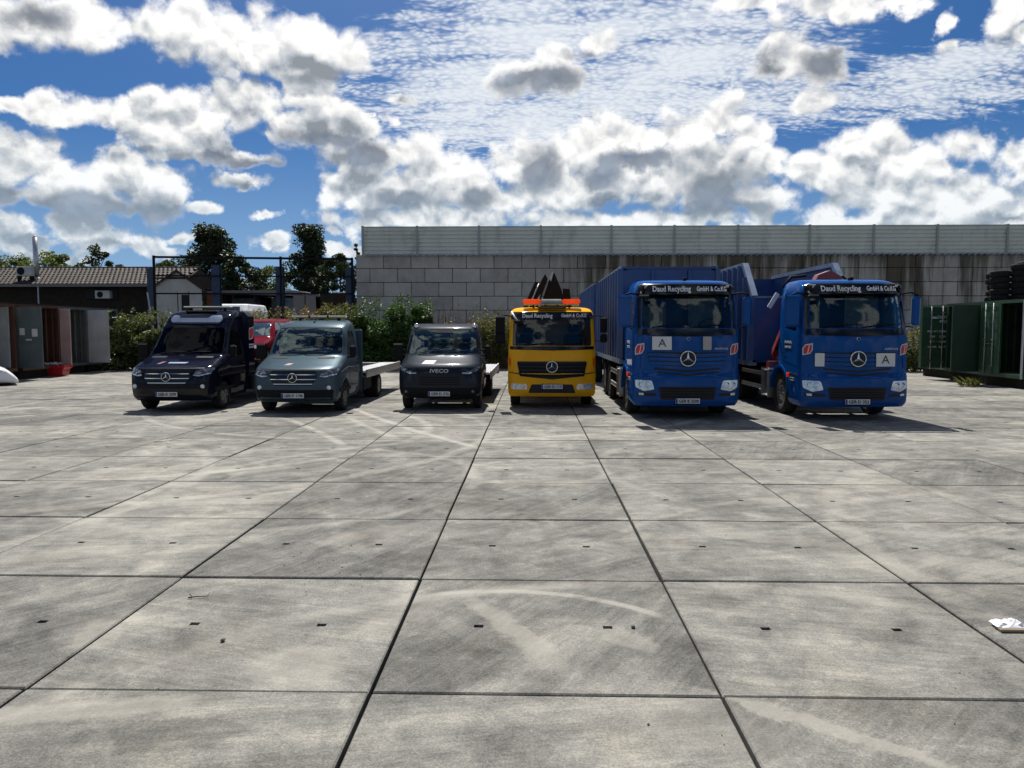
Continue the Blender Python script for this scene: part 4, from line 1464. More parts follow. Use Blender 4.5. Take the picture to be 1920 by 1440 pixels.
def build_containers():
    # left row: open ends look along +x, leaves swung out towards the yard
    zL = 0.33
    XL = -19.75
    specs = [(26.6, 'brown_container', 'rusty container at the left edge of the yard, its pale door swung open'),
             (29.35, 'brown_container', 'rusty brown container with a grey-green door bearing two white stickers'),
             (31.9, 'slate_container', 'dark container with a pinkish open door near the red tub'),
             (34.45, 'slate_container', 'dark slate container nearest the brambles, its pale door wide open')]
    cs = []
    for Y, mat, lb in specs:
        cs.append(container(lb, XL - (0.30 if Y > 30 else 0), Y, +1, mat, z=zL))
    # leaves: hinge at the near edge of each opening, running out along +x
    def leaf_at(c, px0, px1, Y, mat, boards=True):
        xa, xb = at_y(px0, 640, Y)[0], at_y(px1, 640, Y)[0]
        return container_door(c, (xa - c.location.x, Y - c.location.y), 0, mat, zL, xb - xa, False, boards=boards)
    leaf_at(cs[0], -34, 18, 28.9, 'pale_container')
    d = leaf_at(cs[1], 29, 80, 29.25, 'slate_container', False)
    for (x0, x1, z0, z1) in ((0.20, 0.40, 1.28, 1.55), (0.68, 0.90, 1.22, 1.52), (0.44, 0.66, 1.07, 1.13)):
        MB().box(x0, x1, -0.036, -0.031, z0, z1).build('sticker', 'sticker', d)
    leaf_at(cs[2], 96, 133, 31.85, 'pink_container')
    leaf_at(cs[3], 162, 205, 34.4, 'pale_container')
    # junk on the roof edges
    for k, c in enumerate(cs):
        MB().box(-2.4, 0.06, 0.02, 2.40, zL + 2.59, zL + 2.63).build('roof_board', 'dark_timber', c)

    # right row: open ends look along -x
    zR = 0.33
    a = container('green container with white lettering on its open door, farthest of the right row', 16.35, 30.4, -1, 'green_container', z=zR)
    d = container_door(a, (-1.16, -0.04), 0, 'green_container', zR, 1.14)
    MB().box(0.36, 0.56, -0.036, -0.031, 1.91, 1.99).build('sticker', 'sticker', d)
    for (s, sz, x, zz) in (('520127 0', 0.12, 0.86, 1.97), ('45G1', 0.11, 0.80, 1.80),
                           ('MAX. WT.', 0.075, 0.42, 1.42), ('30 480 KG', 0.08, 0.88, 1.42), ('TARE', 0.075, 0.40, 1.22), ('2 200 KG', 0.08, 0.88, 1.22),
                           ('NET', 0.075, 0.40, 1.02), ('28 280 KG', 0.08, 0.88, 1.02), ('CU.CAP.', 0.075, 0.42, 0.82), ('33.2 CU.M', 0.08, 0.88, 0.82)):
        text(s, sz * 1.25, 'sticker', d, (x, -0.034, zz), bold=0.003)
    b = container('dark green container with a plain open door, middle of the right row', 16.05, 27.75, -1, 'dark_green_container', z=zR)
    d = container_door(b, (-1.12, -0.04), 0, 'dark_green_container', zR, 1.12, rods=False)
    c = container('green container with shiny lock rods, nearest of the right row, tyres on its roof', 15.85, 25.15, -1, 'green_container', z=zR)
    container_door(c, (0.0, 2.40), R(-90), 'green_container', zR, 1.17)
    container_door(c, (0.08, -0.06), 0, 'green_container', zR, 1.17, rods=False)
    MB().box(-0.05, 0.02, 0.0, 0.05, zR, zR + 2.55).build('edge_strip', 'zinc', c)
    # low dark trolley at the right edge
    q = on_ground(1890, 726)
    tr = thing('pallet_stack', 'low dark pallet lying at the right edge before the containers', 'pallet', (q[0] + 0.6, q[1] + 0.3, 0))
    for k in range(3):
        MB().box(-0.6, 0.6, -0.4 + k * 0.35, -0.3 + k * 0.35, 0.0, 0.10).build('block', 'dark_timber', tr)
    for k in range(5):
        MB().box(-0.6 + k * 0.25, -0.42 + k * 0.25, -0.42, 0.42, 0.10, 0.125).build('board', 'dark_timber', tr)


def build_tyres():
    rs = random.Random(4)

    def tyre_mesh(r, w):
        mb = MB()
        ri = r * 0.58
        mb.lathe([(ri, -w * .40), (ri + 0.02, -w * .48), (r * 0.86, -w * .50), (r * .97, -w * .42), (r, -w * .30), (r, w * .30), (r * .97, w * .42), (r * .86, w * .50), (ri + .02, w * .48), (ri, w * .40), (ri, -w * .40)], (0, 0, 0), 'z', 28)
        for k in range(28):
            a = 2 * math.pi * k / 28
            c, s = math.cos(a), math.sin(a)
            o = len(mb.v)
            for rr, t, z in ((r - .005, -.03, -w * .3), (r - .005, .03, -w * .3), (r - .005, .03, w * .3), (r - .005, -.03, w * .3), (r + .012, -.025, -w * .28), (r + .012, .025, -w * .28), (r + .012, .025, w * .28), (r + .012, -.025, w * .28)):
                mb.v.append((c * rr - s * t * r * 2.2, s * rr + c * t * r * 2.2, z))
            mb.f += [tuple(o + i for i in f) for f in ((4, 5, 6, 7), (0, 1, 5, 4), (1, 2, 6, 5), (2, 3, 7, 6), (3, 0, 4, 7))]
            mb.s += [False] * 5
        me = mb.mesh('tyre')
        me.materials.append(MAT['rubber'])
        return me
    car, truck = tyre_mesh(0.31, 0.205), tyre_mesh(0.46, 0.27)
    top = 0.33 + 2.59 + 0.0
    stacks = [(16.30, 27.3, 5, car, 'second narrow tyre stack on the container roof'), (16.80, 27.0, 6, car, 'third, taller narrow tyre stack on the container roof'),
              (17.35, 27.25, 5, truck, 'broad tyre stack right of the three narrow ones'), (16.75, 28.3, 5, car, 'leftmost narrow tyre stack on the container roof'),
              (18.15, 26.4, 4, truck, 'short broad tyre stack at the right edge'), (18.0, 27.7, 5, truck, 'tall broad tyre stack at the back right')]
    words = ['lowest', 'second', 'third', 'fourth', 'fifth', 'sixth']
    for (x, y, n, me, wd) in stacks:
        w = 0.205 if me is car else 0.27
        zb = top
        for k in range(n):
            lev = 'topmost' if k == n - 1 else words[k] + ' up' if k else 'lowest'
            link('tyre', me, None, None, loc=(x + rs.uniform(-.03, .03), y + rs.uniform(-.03, .03), zb + w / 2 + k * (w + 0.004)), rot=(0, 0, rs.uniform(0, 3)),
                 label='%s tyre of the %s' % (lev, wd), cat='tyre', group='used tyres stacked on the containers')
    link('tyre', truck, None, None, loc=(18.05, 26.75, top + 0.275 * 4 + 0.40), rot=(R(78), 0, R(25)),
         label='big used tyre propped upright on top of the right-hand stacks', cat='tyre', group='used tyres stacked on the containers')


# ------------------------------------------------------------------ small things on the ground
def build_litter():
    rs = random.Random(9)
    # red tub by the left containers
    q = on_ground(106, 705)
    t = thing('plastic_tub', 'red plastic tub lying open beside the pinkish container door', 'tub', (q[0], q[1], 0), R(8))
    w, d = 0.98, 0.8

    def ring(k, z, dx=0.0):
        return [(-w / 2 * k + dx, -d / 2 * k, z), (w / 2 * k + dx, -d / 2 * k, z), (w / 2 * k + dx, d / 2 * k, z), (-w / 2 * k + dx, d / 2 * k, z)]
    mb = MB()
    rs_ = [ring(0.72, 0.02), ring(0.86, 0.30), ring(1.0, 0.36), ring(1.02, 0.46), ring(0.92, 0.46), ring(0.80, 0.30), ring(0.7, 0.08)]
    vs_ = [p for r_ in rs_ for p in r_]
    fs = [(3, 2, 1, 0), (24, 25, 26, 27)]
    for i in range(6):
        for j in range(4):
            fs.append((i * 4 + j, i * 4 + (j + 1) % 4, i * 4 + 4 + (j + 1) % 4, i * 4 + 4 + j))
    mb.add(vs_, fs)
    mb.build('shell', 'red_plastic', t)
    mb = MB()
    m = 7
    vs_ = [(-0.42 + 0.62 * i / m + rs.uniform(-.02, .02), -0.28 + 0.5 * j / m, 0.46 + rs.uniform(-.03, .13)) for j in range(m + 1) for i in range(m + 1)]
    fs = [(j * (m + 1) + i, j * (m + 1) + i + 1, (j + 1) * (m + 1) + i + 1, (j + 1) * (m + 1) + i) for j in range(m) for i in range(m)]
    mb.add(vs_, fs)
    mb.build('wrapping', 'pale_plastic', t, normals=False)
    # white bonnet and bumper of a car reaching in at the left edge
    q = on_ground(4, 724)
    t = thing('white_car', 'white car of which only the low nose shows at the left edge', 'car', (q[0] + 0.0, q[1] + 0.15, 0), R(37))
    mb = MB()
    secs = [(0.40, 0.10, 0.17, 0.3), (0.36, 0.08, 0.26, 0.6), (0.24, 0.08, 0.40, 1.0), (0.05, 0.10, 0.56, 1.0), (-0.3, 0.12, 0.70, 1.0), (-1.1, 0.16, 0.82, 1.0), (-1.9, 0.16, 0.92, 1.0), (-2.6, 0.16, 1.36, 0.86), (-3.2, 0.16, 1.42, 0.84), (-4.0, 0.18, 1.36, 0.84), (-4.5, 0.2, 0.9, 0.95)]
    W = 1.78
    vs_, fs = [], []
    for (x, za, zb, k) in secs:
        for y, z in ((0.06, za), (0.0, za + 0.06), (0.0, zb - 0.10 * k), (0.14, zb), (W - 0.14, zb), (W, zb - 0.1 * k), (W, za + 0.06), (W - 0.06, za)):
            vs_.append((x, y, z))
    n = 8
    for i in range(len(secs) - 1):
        for j in range(n):
            fs.append((i * n + j, i * n + (j + 1) % n, (i + 1) * n + (j + 1) % n, (i + 1) * n + j))
    fs += [tuple(range(n))[::-1], tuple(range((len(secs) - 1) * n, len(secs) * n))]
    mb.add(vs_, fs, True)
    mb.build('body', 'white_paint', t)
    for y0, y1 in ((-0.006, 0.02), (W - 0.02, W + 0.006)):
        MB().prism([(-2.15, 0.90), (-3.95, 0.98), (-3.8, 1.22), (-2.65, 1.24)], 'y', y0, y1).build('side_window', 'window_dark', t)
    MB().add([(-1.93, 0.22, 0.95), (-1.93, W - 0.22, 0.95), (-2.55, W - 0.24, 1.345), (-2.55, 0.24, 1.345)], [(0, 1, 2, 3)]).build('windscreen', 'window_dark', t)
    for x in (-1.0, -3.6):
        for y in (0.06, W - 0.06):
            MB().lathe([(0.03, -0.09), (0.26, -0.09), (0.30, -0.06), (0.30, 0.06), (0.26, 0.09), (0.03, 0.09)], (x, y, 0.30), 'y', 18).build('wheel', 'rubber', t)
    MB().bbox(-0.14, -0.06, -0.012, 0.02, 0.47, 0.50, 0.01).build('headlight', 'lamp_glass', t)
    # crumpled paper on a scrap of board
    q = on_ground(1898, 1181)
    MB().bbox(q[0] - 0.10, q[0] + 0.12, q[1] - 0.05, q[1] + 0.03, 0.0, 0.02, 0.004).build('board_scrap', 'cardboard', label='scrap of brown board under the crumpled paper at the right edge', cat='scrap')
    mb = MB()
    m = 9
    vs_ = []
    for j in range(m + 1):
        for i in range(m + 1):
            u, v = i / m, j / m
            e = min(u, 1 - u, v, 1 - v)
            vs_.append((q[0] - 0.10 + 0.2 * u + rs.uniform(-.006, .006), q[1] - 0.02 + 0.12 * v + rs.uniform(-.006, .006), 0.022 + 0.034 * min(1, e * 4) * rs.uniform(0.35, 1)))
    mb.add(vs_, [(j * (m + 1) + i, j * (m + 1) + i + 1, (j + 1) * (m + 1) + i + 1, (j + 1) * (m + 1) + i) for j in range(m) for i in range(m)])
    mb.build('crumpled_paper', 'paper', normals=False, label='crumpled white paper on the concrete at the right edge', cat='paper')
    # twigs
    def twig(px, py, pts, label):
        q = on_ground(px, py)
        mb = MB()
        for path in pts:
            mb.tube([(q[0] + a, q[1] + b_, 0.008 + c) for a, b_, c in path], 0.005, 5, 0.002)
        mb.build('twig', 'twig', label=label, cat='twig', group='twigs lying on the slabs')
    twig(370, 1121, [[(-.06, -.02, 0), (0, 0, .004), (.07, .01, .002), (.075, .04, .02)], [(-.07, .03, .01), (-.03, -.01, .0)]], 'forked dry twig on a slab at the lower left')
    twig(318, 829, [[(-.25, -.05, 0), (0, 0, .02), (.2, .15, .05)], [(0, 0, .01), (.25, -.02, .03)]], 'dry branch lying on the slabs before the navy tow truck')
    # gravel specks
    mb = MB()
    for k in range(220):
        if k < 170:
            px, py = rs.gauss(600, 62), rs.gauss(1065, 26)
        else:
            px, py = rs.uniform(40, 1880), rs.uniform(860, 1430)
        q = on_ground(px, py)
        r = abs(rs.gauss(0, 0.0028)) + 0.0016
        o = len(mb.v)
        for d in ((1, 0, 0), (-1, 0, 0), (0, 1, 0), (0, -1, 0), (0, 0, 1), (0, 0, -.4)):
            mb.v.append((q[0] + d[0] * r * rs.uniform(.7, 1.3), q[1] + d[1] * r * rs.uniform(.7, 1.3), r * 0.4 + d[2] * r * rs.uniform(.6, 1.1)))
        mb.f += [tuple(o + i for i in f) for f in ((0, 2, 4), (2, 1, 4), (1, 3, 4), (3, 0, 4), (2, 0, 5), (1, 2, 5), (3, 1, 5), (0, 3, 5))]
        mb.s += [False] * 8
    mb.build('gravel', 'stone', normals=False, label='loose gravel specks scattered over the slabs', cat='gravel', kind='stuff')
    # sealing strip left on a slab
    for px, py, lb in ((418, 1202, 'small dark stone left of centre on a near slab'), (1187, 1177, 'small dark stone right of the lifting hole in the middle slab')):
        q = on_ground(px, py)
        MB().bbox(q[0] - .013, q[0] + .013, q[1] - .016, q[1] + .016, 0.0, 0.018, 0.006).build('pebble', 'stone', label=lb, cat='stone', group='dark stones on the slabs')


build_ground()
build_wall()
build_frame()
build_house()
build_trees()
build_bushes()
build_containers()
build_tyres()
build_litter()


# ------------------------------------------------------------------ vehicles
from mathutils.geometry import delaunay_2d_cdt


def pchip(xs, ys):
    """smooth monotone curve through key values"""
    xs, ys = np.array(xs, float), np.array(ys, float)
    h = np.diff(xs)
    d = np.diff(ys) / h
    m = np.zeros(len(xs))
    m[0], m[-1] = d[0], d[-1]
    for i in range(1, len(xs) - 1):
        if d[i - 1] * d[i] > 0:
            w1, w2 = 2 * h[i] + h[i - 1], h[i] + 2 * h[i - 1]
            m[i] = (w1 + w2) / (w1 / d[i - 1] + w2 / d[i])

    def f(x):
        x = min(max(x, xs[0]), xs[-1])
        i = min(max(int(np.searchsorted(xs, x)) - 1, 0), len(h) - 1)
        t = (x - xs[i]) / h[i]
        return float((1 + 2 * t) * (1 - t) ** 2 * ys[i] + t * (1 - t) ** 2 * h[i] * m[i] + t * t * (3 - 2 * t) * ys[i + 1] + t * t * (t - 1) * h[i] * m[i + 1])
    return f


class Hull:
    """cab shell lofted from level outlines: keys (z, front y, half width, corner depth)"""

    def __init__(self, keys, yr, n=2.6, step=0.035, back=0.10):
        z = [k[0] for k in keys]
        self.z0, self.z1, self.yr, self.n, self.back = z[0], z[-1], yr, n, back
        self.yf, self.w, self.dep = (pchip(z, [k[i] for k in keys]) for i in (1, 2, 3))
        zs = []
        for a, b in zip(z[:-1], z[1:]):
            m = max(1, math.ceil((b - a) / step))
            zs += [a + (b - a) * i / m for i in range(m)]
        self.zs = zs + [z[-1]]

    def front(self, x, z):
        w = self.w(z)
        q = min(abs(x) / w, 1.0)
        return self.yf(z) + self.dep(z) * (1 - (1 - q ** self.n) ** (1 / self.n))

    def side(self, y, z):
        w, d, yf = self.w(z), self.dep(z), self.yf(z)
        if y >= yf + d:
            return w
        t = min(max(1 - (y - yf) / d, 0.0), 1.0)
        return w * (1 - t ** self.n) ** (1 / self.n)

    def mesh(self, inset=0.0, z0=None, z1=None):
        nx = 22
        ts = [math.sin(math.pi / 2 * (2 * i / nx - 1)) for i in range(nx + 1)]
        vs_, rows = [], []
        for z in self.zs:
            if z0 is not None and (z < z0 or z > z1):
                continue
            w, d, yf = self.w(z), self.dep(z), self.yf(z)
            row = []
            for t in ts:
                row.append((t * (w - inset), yf + inset * 1.3 + d * (1 - (1 - abs(t) ** self.n) ** (1 / self.n)), z))
            yb = self.yr - inset
            ys = yf + inset * 1.3 + d
            side = [ys + (yb - self.back - ys) * k / 3 for k in (1, 2, 3)]
            wi = w - inset
            right = [(wi, y, z) for y in side] + [(wi - self.back * 0.3, yb - self.back * 0.3, z), (wi - self.back, yb, z)]
            row += right + [(-p[0], p[1], p[2]) for p in right[::-1]]
            rows.append(row)
        m = len(rows[0])
        fs = []
        for r in rows:
            vs_ += r
        for i in range(len(rows) - 1):
            for j in range(m):
                k = (j + 1) % m
                fs.append((i * m + j, i * m + k, (i + 1) * m + k, (i + 1) * m + j))
        fs.append(tuple(range(m))[::-1])
        fs.append(tuple(range((len(rows) - 1) * m, len(rows) * m)))
        return vs_, fs

    def patch(self, poly, off=0.004, thick=0.02, side=0, res=0.10, back=False):
        """solid skin over part of the shell: outline (x, z) on the front, or (y, z) on a side (+1 / -1)"""
        pts = [Vector(p) for p in poly]
        # refine the outline, then fill the inside with a grid
        ring = []
        for i, p in enumerate(pts):
            q = pts[(i + 1) % len(pts)]
            m = max(1, math.ceil((q - p).length / res))
            ring += [p.lerp(q, k / m) for k in range(m)]
        lo = [min(p[i] for p in ring) for i in (0, 1)]
        hi = [max(p[i] for p in ring) for i in (0, 1)]
        grid = []
        nu, nv = int((hi[0] - lo[0]) / res), int((hi[1] - lo[1]) / res)
        for i in range(1, nu + 1):
            for j in range(1, nv + 1):
                grid.append(Vector((lo[0] + (hi[0] - lo[0]) * i / (nu + 1), lo[1] + (hi[1] - lo[1]) * j / (nv + 1))))
        r = delaunay_2d_cdt(ring + grid, [], [list(range(len(ring)))], 1, 1e-5)
        vs2, fs2 = r[0], [list(f) for f in r[2]]

        def surf(u, v, o):
            if side == 0:
                e = 0.004
                y = self.front(u, v)
                gx = (self.front(u + e, v) - self.front(u - e, v)) / (2 * e)
                gz = (self.front(u, v + e) - self.front(u, v - e)) / (2 * e)
                gx = max(-3.0, min(3.0, gx))
                gz = max(-4.0, min(4.0, gz))
                l = math.sqrt(1 + gx * gx + gz * gz)
                return (u + gx / l * o, y - o / l, v + gz / l * o)
            return (side * (self.side(u, v) + o), u, v)
        mb = MB()
        nv_ = len(vs2)
        front = [surf(p[0], p[1], off) for p in vs2]
        rear = [surf(p[0], p[1], off - thick) for p in vs2]
        fs = [tuple(f) for f in fs2] + [tuple(i + nv_ for i in f[::-1]) for f in fs2]
        cnt = {}
        for f in fs2:
            for i in range(len(f)):
                a, b = f[i], f[(i + 1) % len(f)]
                cnt[(a, b)] = 1
        for (a, b) in cnt:
            if (b, a) not in cnt:
                fs.append((b, a, a + nv_, b + nv_))
        mb.add(front + rear, fs, False)
        return mb


def smooth_angle(me, ang=32):
    for p in me.polygons:
        p.use_smooth = True
    me.set_sharp_from_angle(angle=R(ang))


def put(mb, name, mat, parent, ang=32, **tags):
    o = mb.build(name, mat, parent, **tags)
    smooth_angle(o.data, ang)
    return o


def carve(o, cutters):
    """cut solids out of a mesh object for good"""
    tmp = []
    for c in cutters:
        me = c.mesh('cut')
        bm = bmesh.new()
        bm.from_mesh(me)
        bmesh.ops.recalc_face_normals(bm, faces=bm.faces)
        bm.to_mesh(me)
        bm.free()
        q = bpy.data.objects.new('cut', me)
        COL.objects.link(q)
        q.parent = o.parent
        m = o.modifiers.new('cut', 'BOOLEAN')
        m.operation = 'DIFFERENCE'
        m.solver = 'EXACT'
        m.object = q
        tmp.append(q)
    bpy.context.view_layer.update()
    dg = bpy.context.evaluated_depsgraph_get()
    me = bpy.data.meshes.new_from_object(o.evaluated_get(dg))
    o.modifiers.clear()
    old = o.data
    o.data = me
    bpy.data.meshes.remove(old)
    for q in tmp:
        bpy.data.objects.remove(q)
    smooth_angle(me)


def mirror_x(poly):
    return [(-x, z) for x, z in poly][::-1]


def sym(half):
    """full outline from its right half, listed from the bottom middle to the top middle"""
    return [(x, z) for x, z in half] + [(-x, z) for x, z in half[::-1]]


def cab(root, H, mat, wind, sidewin, rearwin=None, floor_z=0.7, arch=(), wind_glass='windscreen', inner_z=None):
    """hollow shell with real window openings, panes and a dark cabin"""
    vs_, fs = H.mesh()
    o = MB().add(vs_, fs, True).build('cab', mat, root)
    cut = []
    iz0, iz1 = inner_z
    cut.append(MB().add(*H.mesh(0.055, iz0, iz1)))
    ym = H.yr * 0.62
    cut.append(MB().prism(wind, 'y', -0.6, max(ym, H.yf(iz1) + 0.25)))
    cut.append(MB().prism(sidewin, 'x', -1.6, 1.6))
    if rearwin:
        cut.append(MB().prism(rearwin, 'y', ym + 0.2, H.yr + 0.3))
    for (y, z, r) in arch:
        cut.append(MB().lathe([(1e-3, -1.7), (r, -1.7), (r, 1.7), (1e-3, 1.7)], (0, y, z), 'x', 28))
    carve(o, cut)
    put(H.patch(wind, -0.004, 0.006, res=0.09), 'windscreen', wind_glass, root)
    for s in (-1, 1):
        put(H.patch(sidewin, -0.006, 0.006, side=s, res=0.12), 'side_window', 'side_glass' if wind_glass != 'dark_glass' else 'dark_glass', root)
    if rearwin:
        MB().prism(rearwin, 'y', H.yr - 0.03, H.yr - 0.024).build('rear_window', 'windscreen', root)
    return o


def seat(root, x, y, z, w=0.48, h=0.62):
    s = put(MB().bbox(x - w / 2, x + w / 2, y - 0.5, y, z - 0.12, z + 0.03, 0.04), 'seat', 'interior', root)
    put(MB().bbox(x - w / 2, x + w / 2, y - 0.02, y + 0.12, z, z + h, 0.05), 'backrest', 'interior', s)
    put(MB().bbox(x - 0.14, x + 0.14, y + 0.02, y + 0.12, z + h + 0.03, z + h + 0.25, 0.05), 'headrest', 'interior', s)


def steering(root, c, r=0.2):
    mb = MB()
    pts = []
    for k in range(21):
        a = 2 * math.pi * k / 20
        pts.append((c[0] + r * math.cos(a), c[1] - 0.3 * r * math.sin(a), c[2] + r * 0.9 * math.sin(a)))
    mb.tube(pts, 0.016, 6, cap=False)
    mb.bar((c[0] - r, c[1], c[2]), (c[0] + r, c[1], c[2]), 0.02, 0.05)
    mb.tube([c, (c[0], c[1] - 0.25, c[2] - 0.3)], 0.03, 6)
    mb.build('steering_wheel', 'interior', root)


def wheel(root, x, y, r, w, side, rim='rim_grey', bolts=8, deep=0.05, r_rim=None):
    """tyre standing on the ground, rim facing outwards"""
    rr = r_rim or r * 0.60
    h = w / 2
    t = MB().lathe([(rr, -h * .85), (rr + .02, -h * .95), (r * .90, -h), (r * .985, -h * .8), (r, -h * .6), (r, h * .6), (r * .985, h * .8), (r * .90, h), (rr + .02, h * .95), (rr, h * .85), (rr - 0.02, 0), (rr, -h * .85)], (0, 0, 0), 'x', 32)
    o = t.build('wheel', 'rubber', root)
    o.location = (x, y, r - 0.003)
    s = side
    m = MB().lathe([(rr, s * h * .86), (rr - .015, s * (h * .86)), (rr - .03, s * (h * .86 - deep)), (rr * .62, s * (h * .86 - deep * .7)), (rr * .42, s * h * .80), (rr * .20, s * (h * .86 + 0.01)), (1e-3, s * (h * .86 + 0.01))], (0, 0, 0), 'x', 28)
    ri = m.build('rim', rim, o)
    nb = MB()
    for k in range(bolts):
        a = 2 * math.pi * k / bolts
        nb.lathe([(.016, s * h * .60), (.016, s * h * .86), (1e-3, s * h * .88)], (0, rr * .50 * math.cos(a), rr * .50 * math.sin(a)), 'x', 6)
    nb.build('wheel_bolts', 'steel', o, kind='stuff')
    return o


def star(root, c, r, name='emblem'):
    """three-pointed star in a ring, facing -y"""
    mb = MB()
    mb.lathe([(r, -.008), (r + .006, 0), (r, .008), (r - r * .10, .008), (r - r * .10, -.008), (r, -.008)], c, 'y', 32, False)
    for k in range(3):
        a = math.pi / 2 + k * 2 * math.pi / 3
        t = (c[0] + math.cos(a) * r * .95, c[2] + math.sin(a) * r * .95)
        for s in (-1, 1):
            b = (c[0] + math.cos(a + s * math.pi / 3) * r * .17, c[2] + math.sin(a + s * math.pi / 3) * r * .17)
            mb.add([(c[0], c[1] - .012, c[2]), (t[0], c[1] - .006, t[1]), (b[0], c[1] - .001, b[1])], [(0, 1, 2)])
    return mb.build(name, 'chrome', root, normals=False)


def plate(root, c, s, w=0.52, h=0.11):
    """number plate with blue end band"""
    o = MB().bbox(c[0] - w / 2, c[0] + w / 2, c[1] - .012, c[1], c[2] - h / 2, c[2] + h / 2, .004).build('licence_plate', 'plate_white', root)
    MB().box(c[0] - w / 2 + .004, c[0] - w / 2 + .045, c[1] - .0145, c[1] - .0125, c[2] - h / 2 + .004, c[2] + h / 2 - .004).build('country_band', 'plate_blue', o)
    text(s, 0.095, 'plate_black', o, (c[0] + .022, c[1] - .014, c[2] - .003), width=w - .09, bold=0.002)
    MB().bbox(c[0] - w / 2 - .015, c[0] + w / 2 + .015, c[1] + .001, c[1] + .02, c[2] - h / 2 - .018, c[2] + h / 2 + .014, .006).build('plate_holder', 'black_plastic', o)
    return o


def text_on(H, s, size, mat, parent, x, z, width, off=0.012, bold=0.002, name='lettering', flat=None):
    """lettering wrapped on the front of a shell"""
    me = text_mesh(s, size, depth=0.002, bold=bold)
    xs = [v.co.x for v in me.vertices]
    k = width / max(max(xs) - min(xs), 1e-6)
    for v in me.vertices:
        X, Z = x + v.co.x * k, z + v.co.z
        v.co = (X, H.front(X, Z) - off + v.co.y, Z)
    me.materials.clear()
    return link(name, me, mat, parent)


def logo(H, root, x, z, side=0, size=0.2):
    """red leaf-shaped badge with a white line"""
    s = size
    sg = 1 if x >= 0 else -1
    out = [(x - s * .42, z - s * .6), (x + s * .18, z - s * .45), (x + s * .42, z - s * .05), (x + s * .42, z + s * .62), (x - s * .22, z + s * .5), (x - s * .42, z + s * .1)]
    inn = [(x + (a - x) * .8, z + (b - z) * .8) for a, b in out]
    o = put(H.patch(out, .024, .012, side, .05), 'badge', 'logo_silver', root)
    put(H.patch(inn, .027, .003, side, .05), 'badge_field', 'logo_red', o)
    put(H.patch([(x - s * .06, z - s * .4), (x + s * .02, z - s * .4), (x + s * .16, z + s * .4), (x + s * .08, z + s * .4)], .030, .003, side, .05), 'badge_stripe', 'logo_silver', o)


def door_side(H, root, mat, poly, hy, hz, side):
    d = put(H.patch(poly, .004, .012, side, .10), 'door', mat, root)
    MB().bbox(side * (H.side(hy, hz) + .006) - .012, side * (H.side(hy, hz) + .006) + .022 * side + .012, hy - .09, hy + .09, hz - .018, hz + .018, .008).build('handle', 'black_plastic', d)


def wiper(H, root, x0, z0, x1, z1):
    a = (x0, H.front(x0, z0) - .03, z0)
    b = (x1, H.front(x1, z1) - .02, z1)
    MB().tube([a, ((a[0] + b[0]) / 2, (a[1] + b[1]) / 2 - .03, (a[2] + b[2]) / 2 + .02), b], .010, 5).build('wiper', 'black_plastic', root)


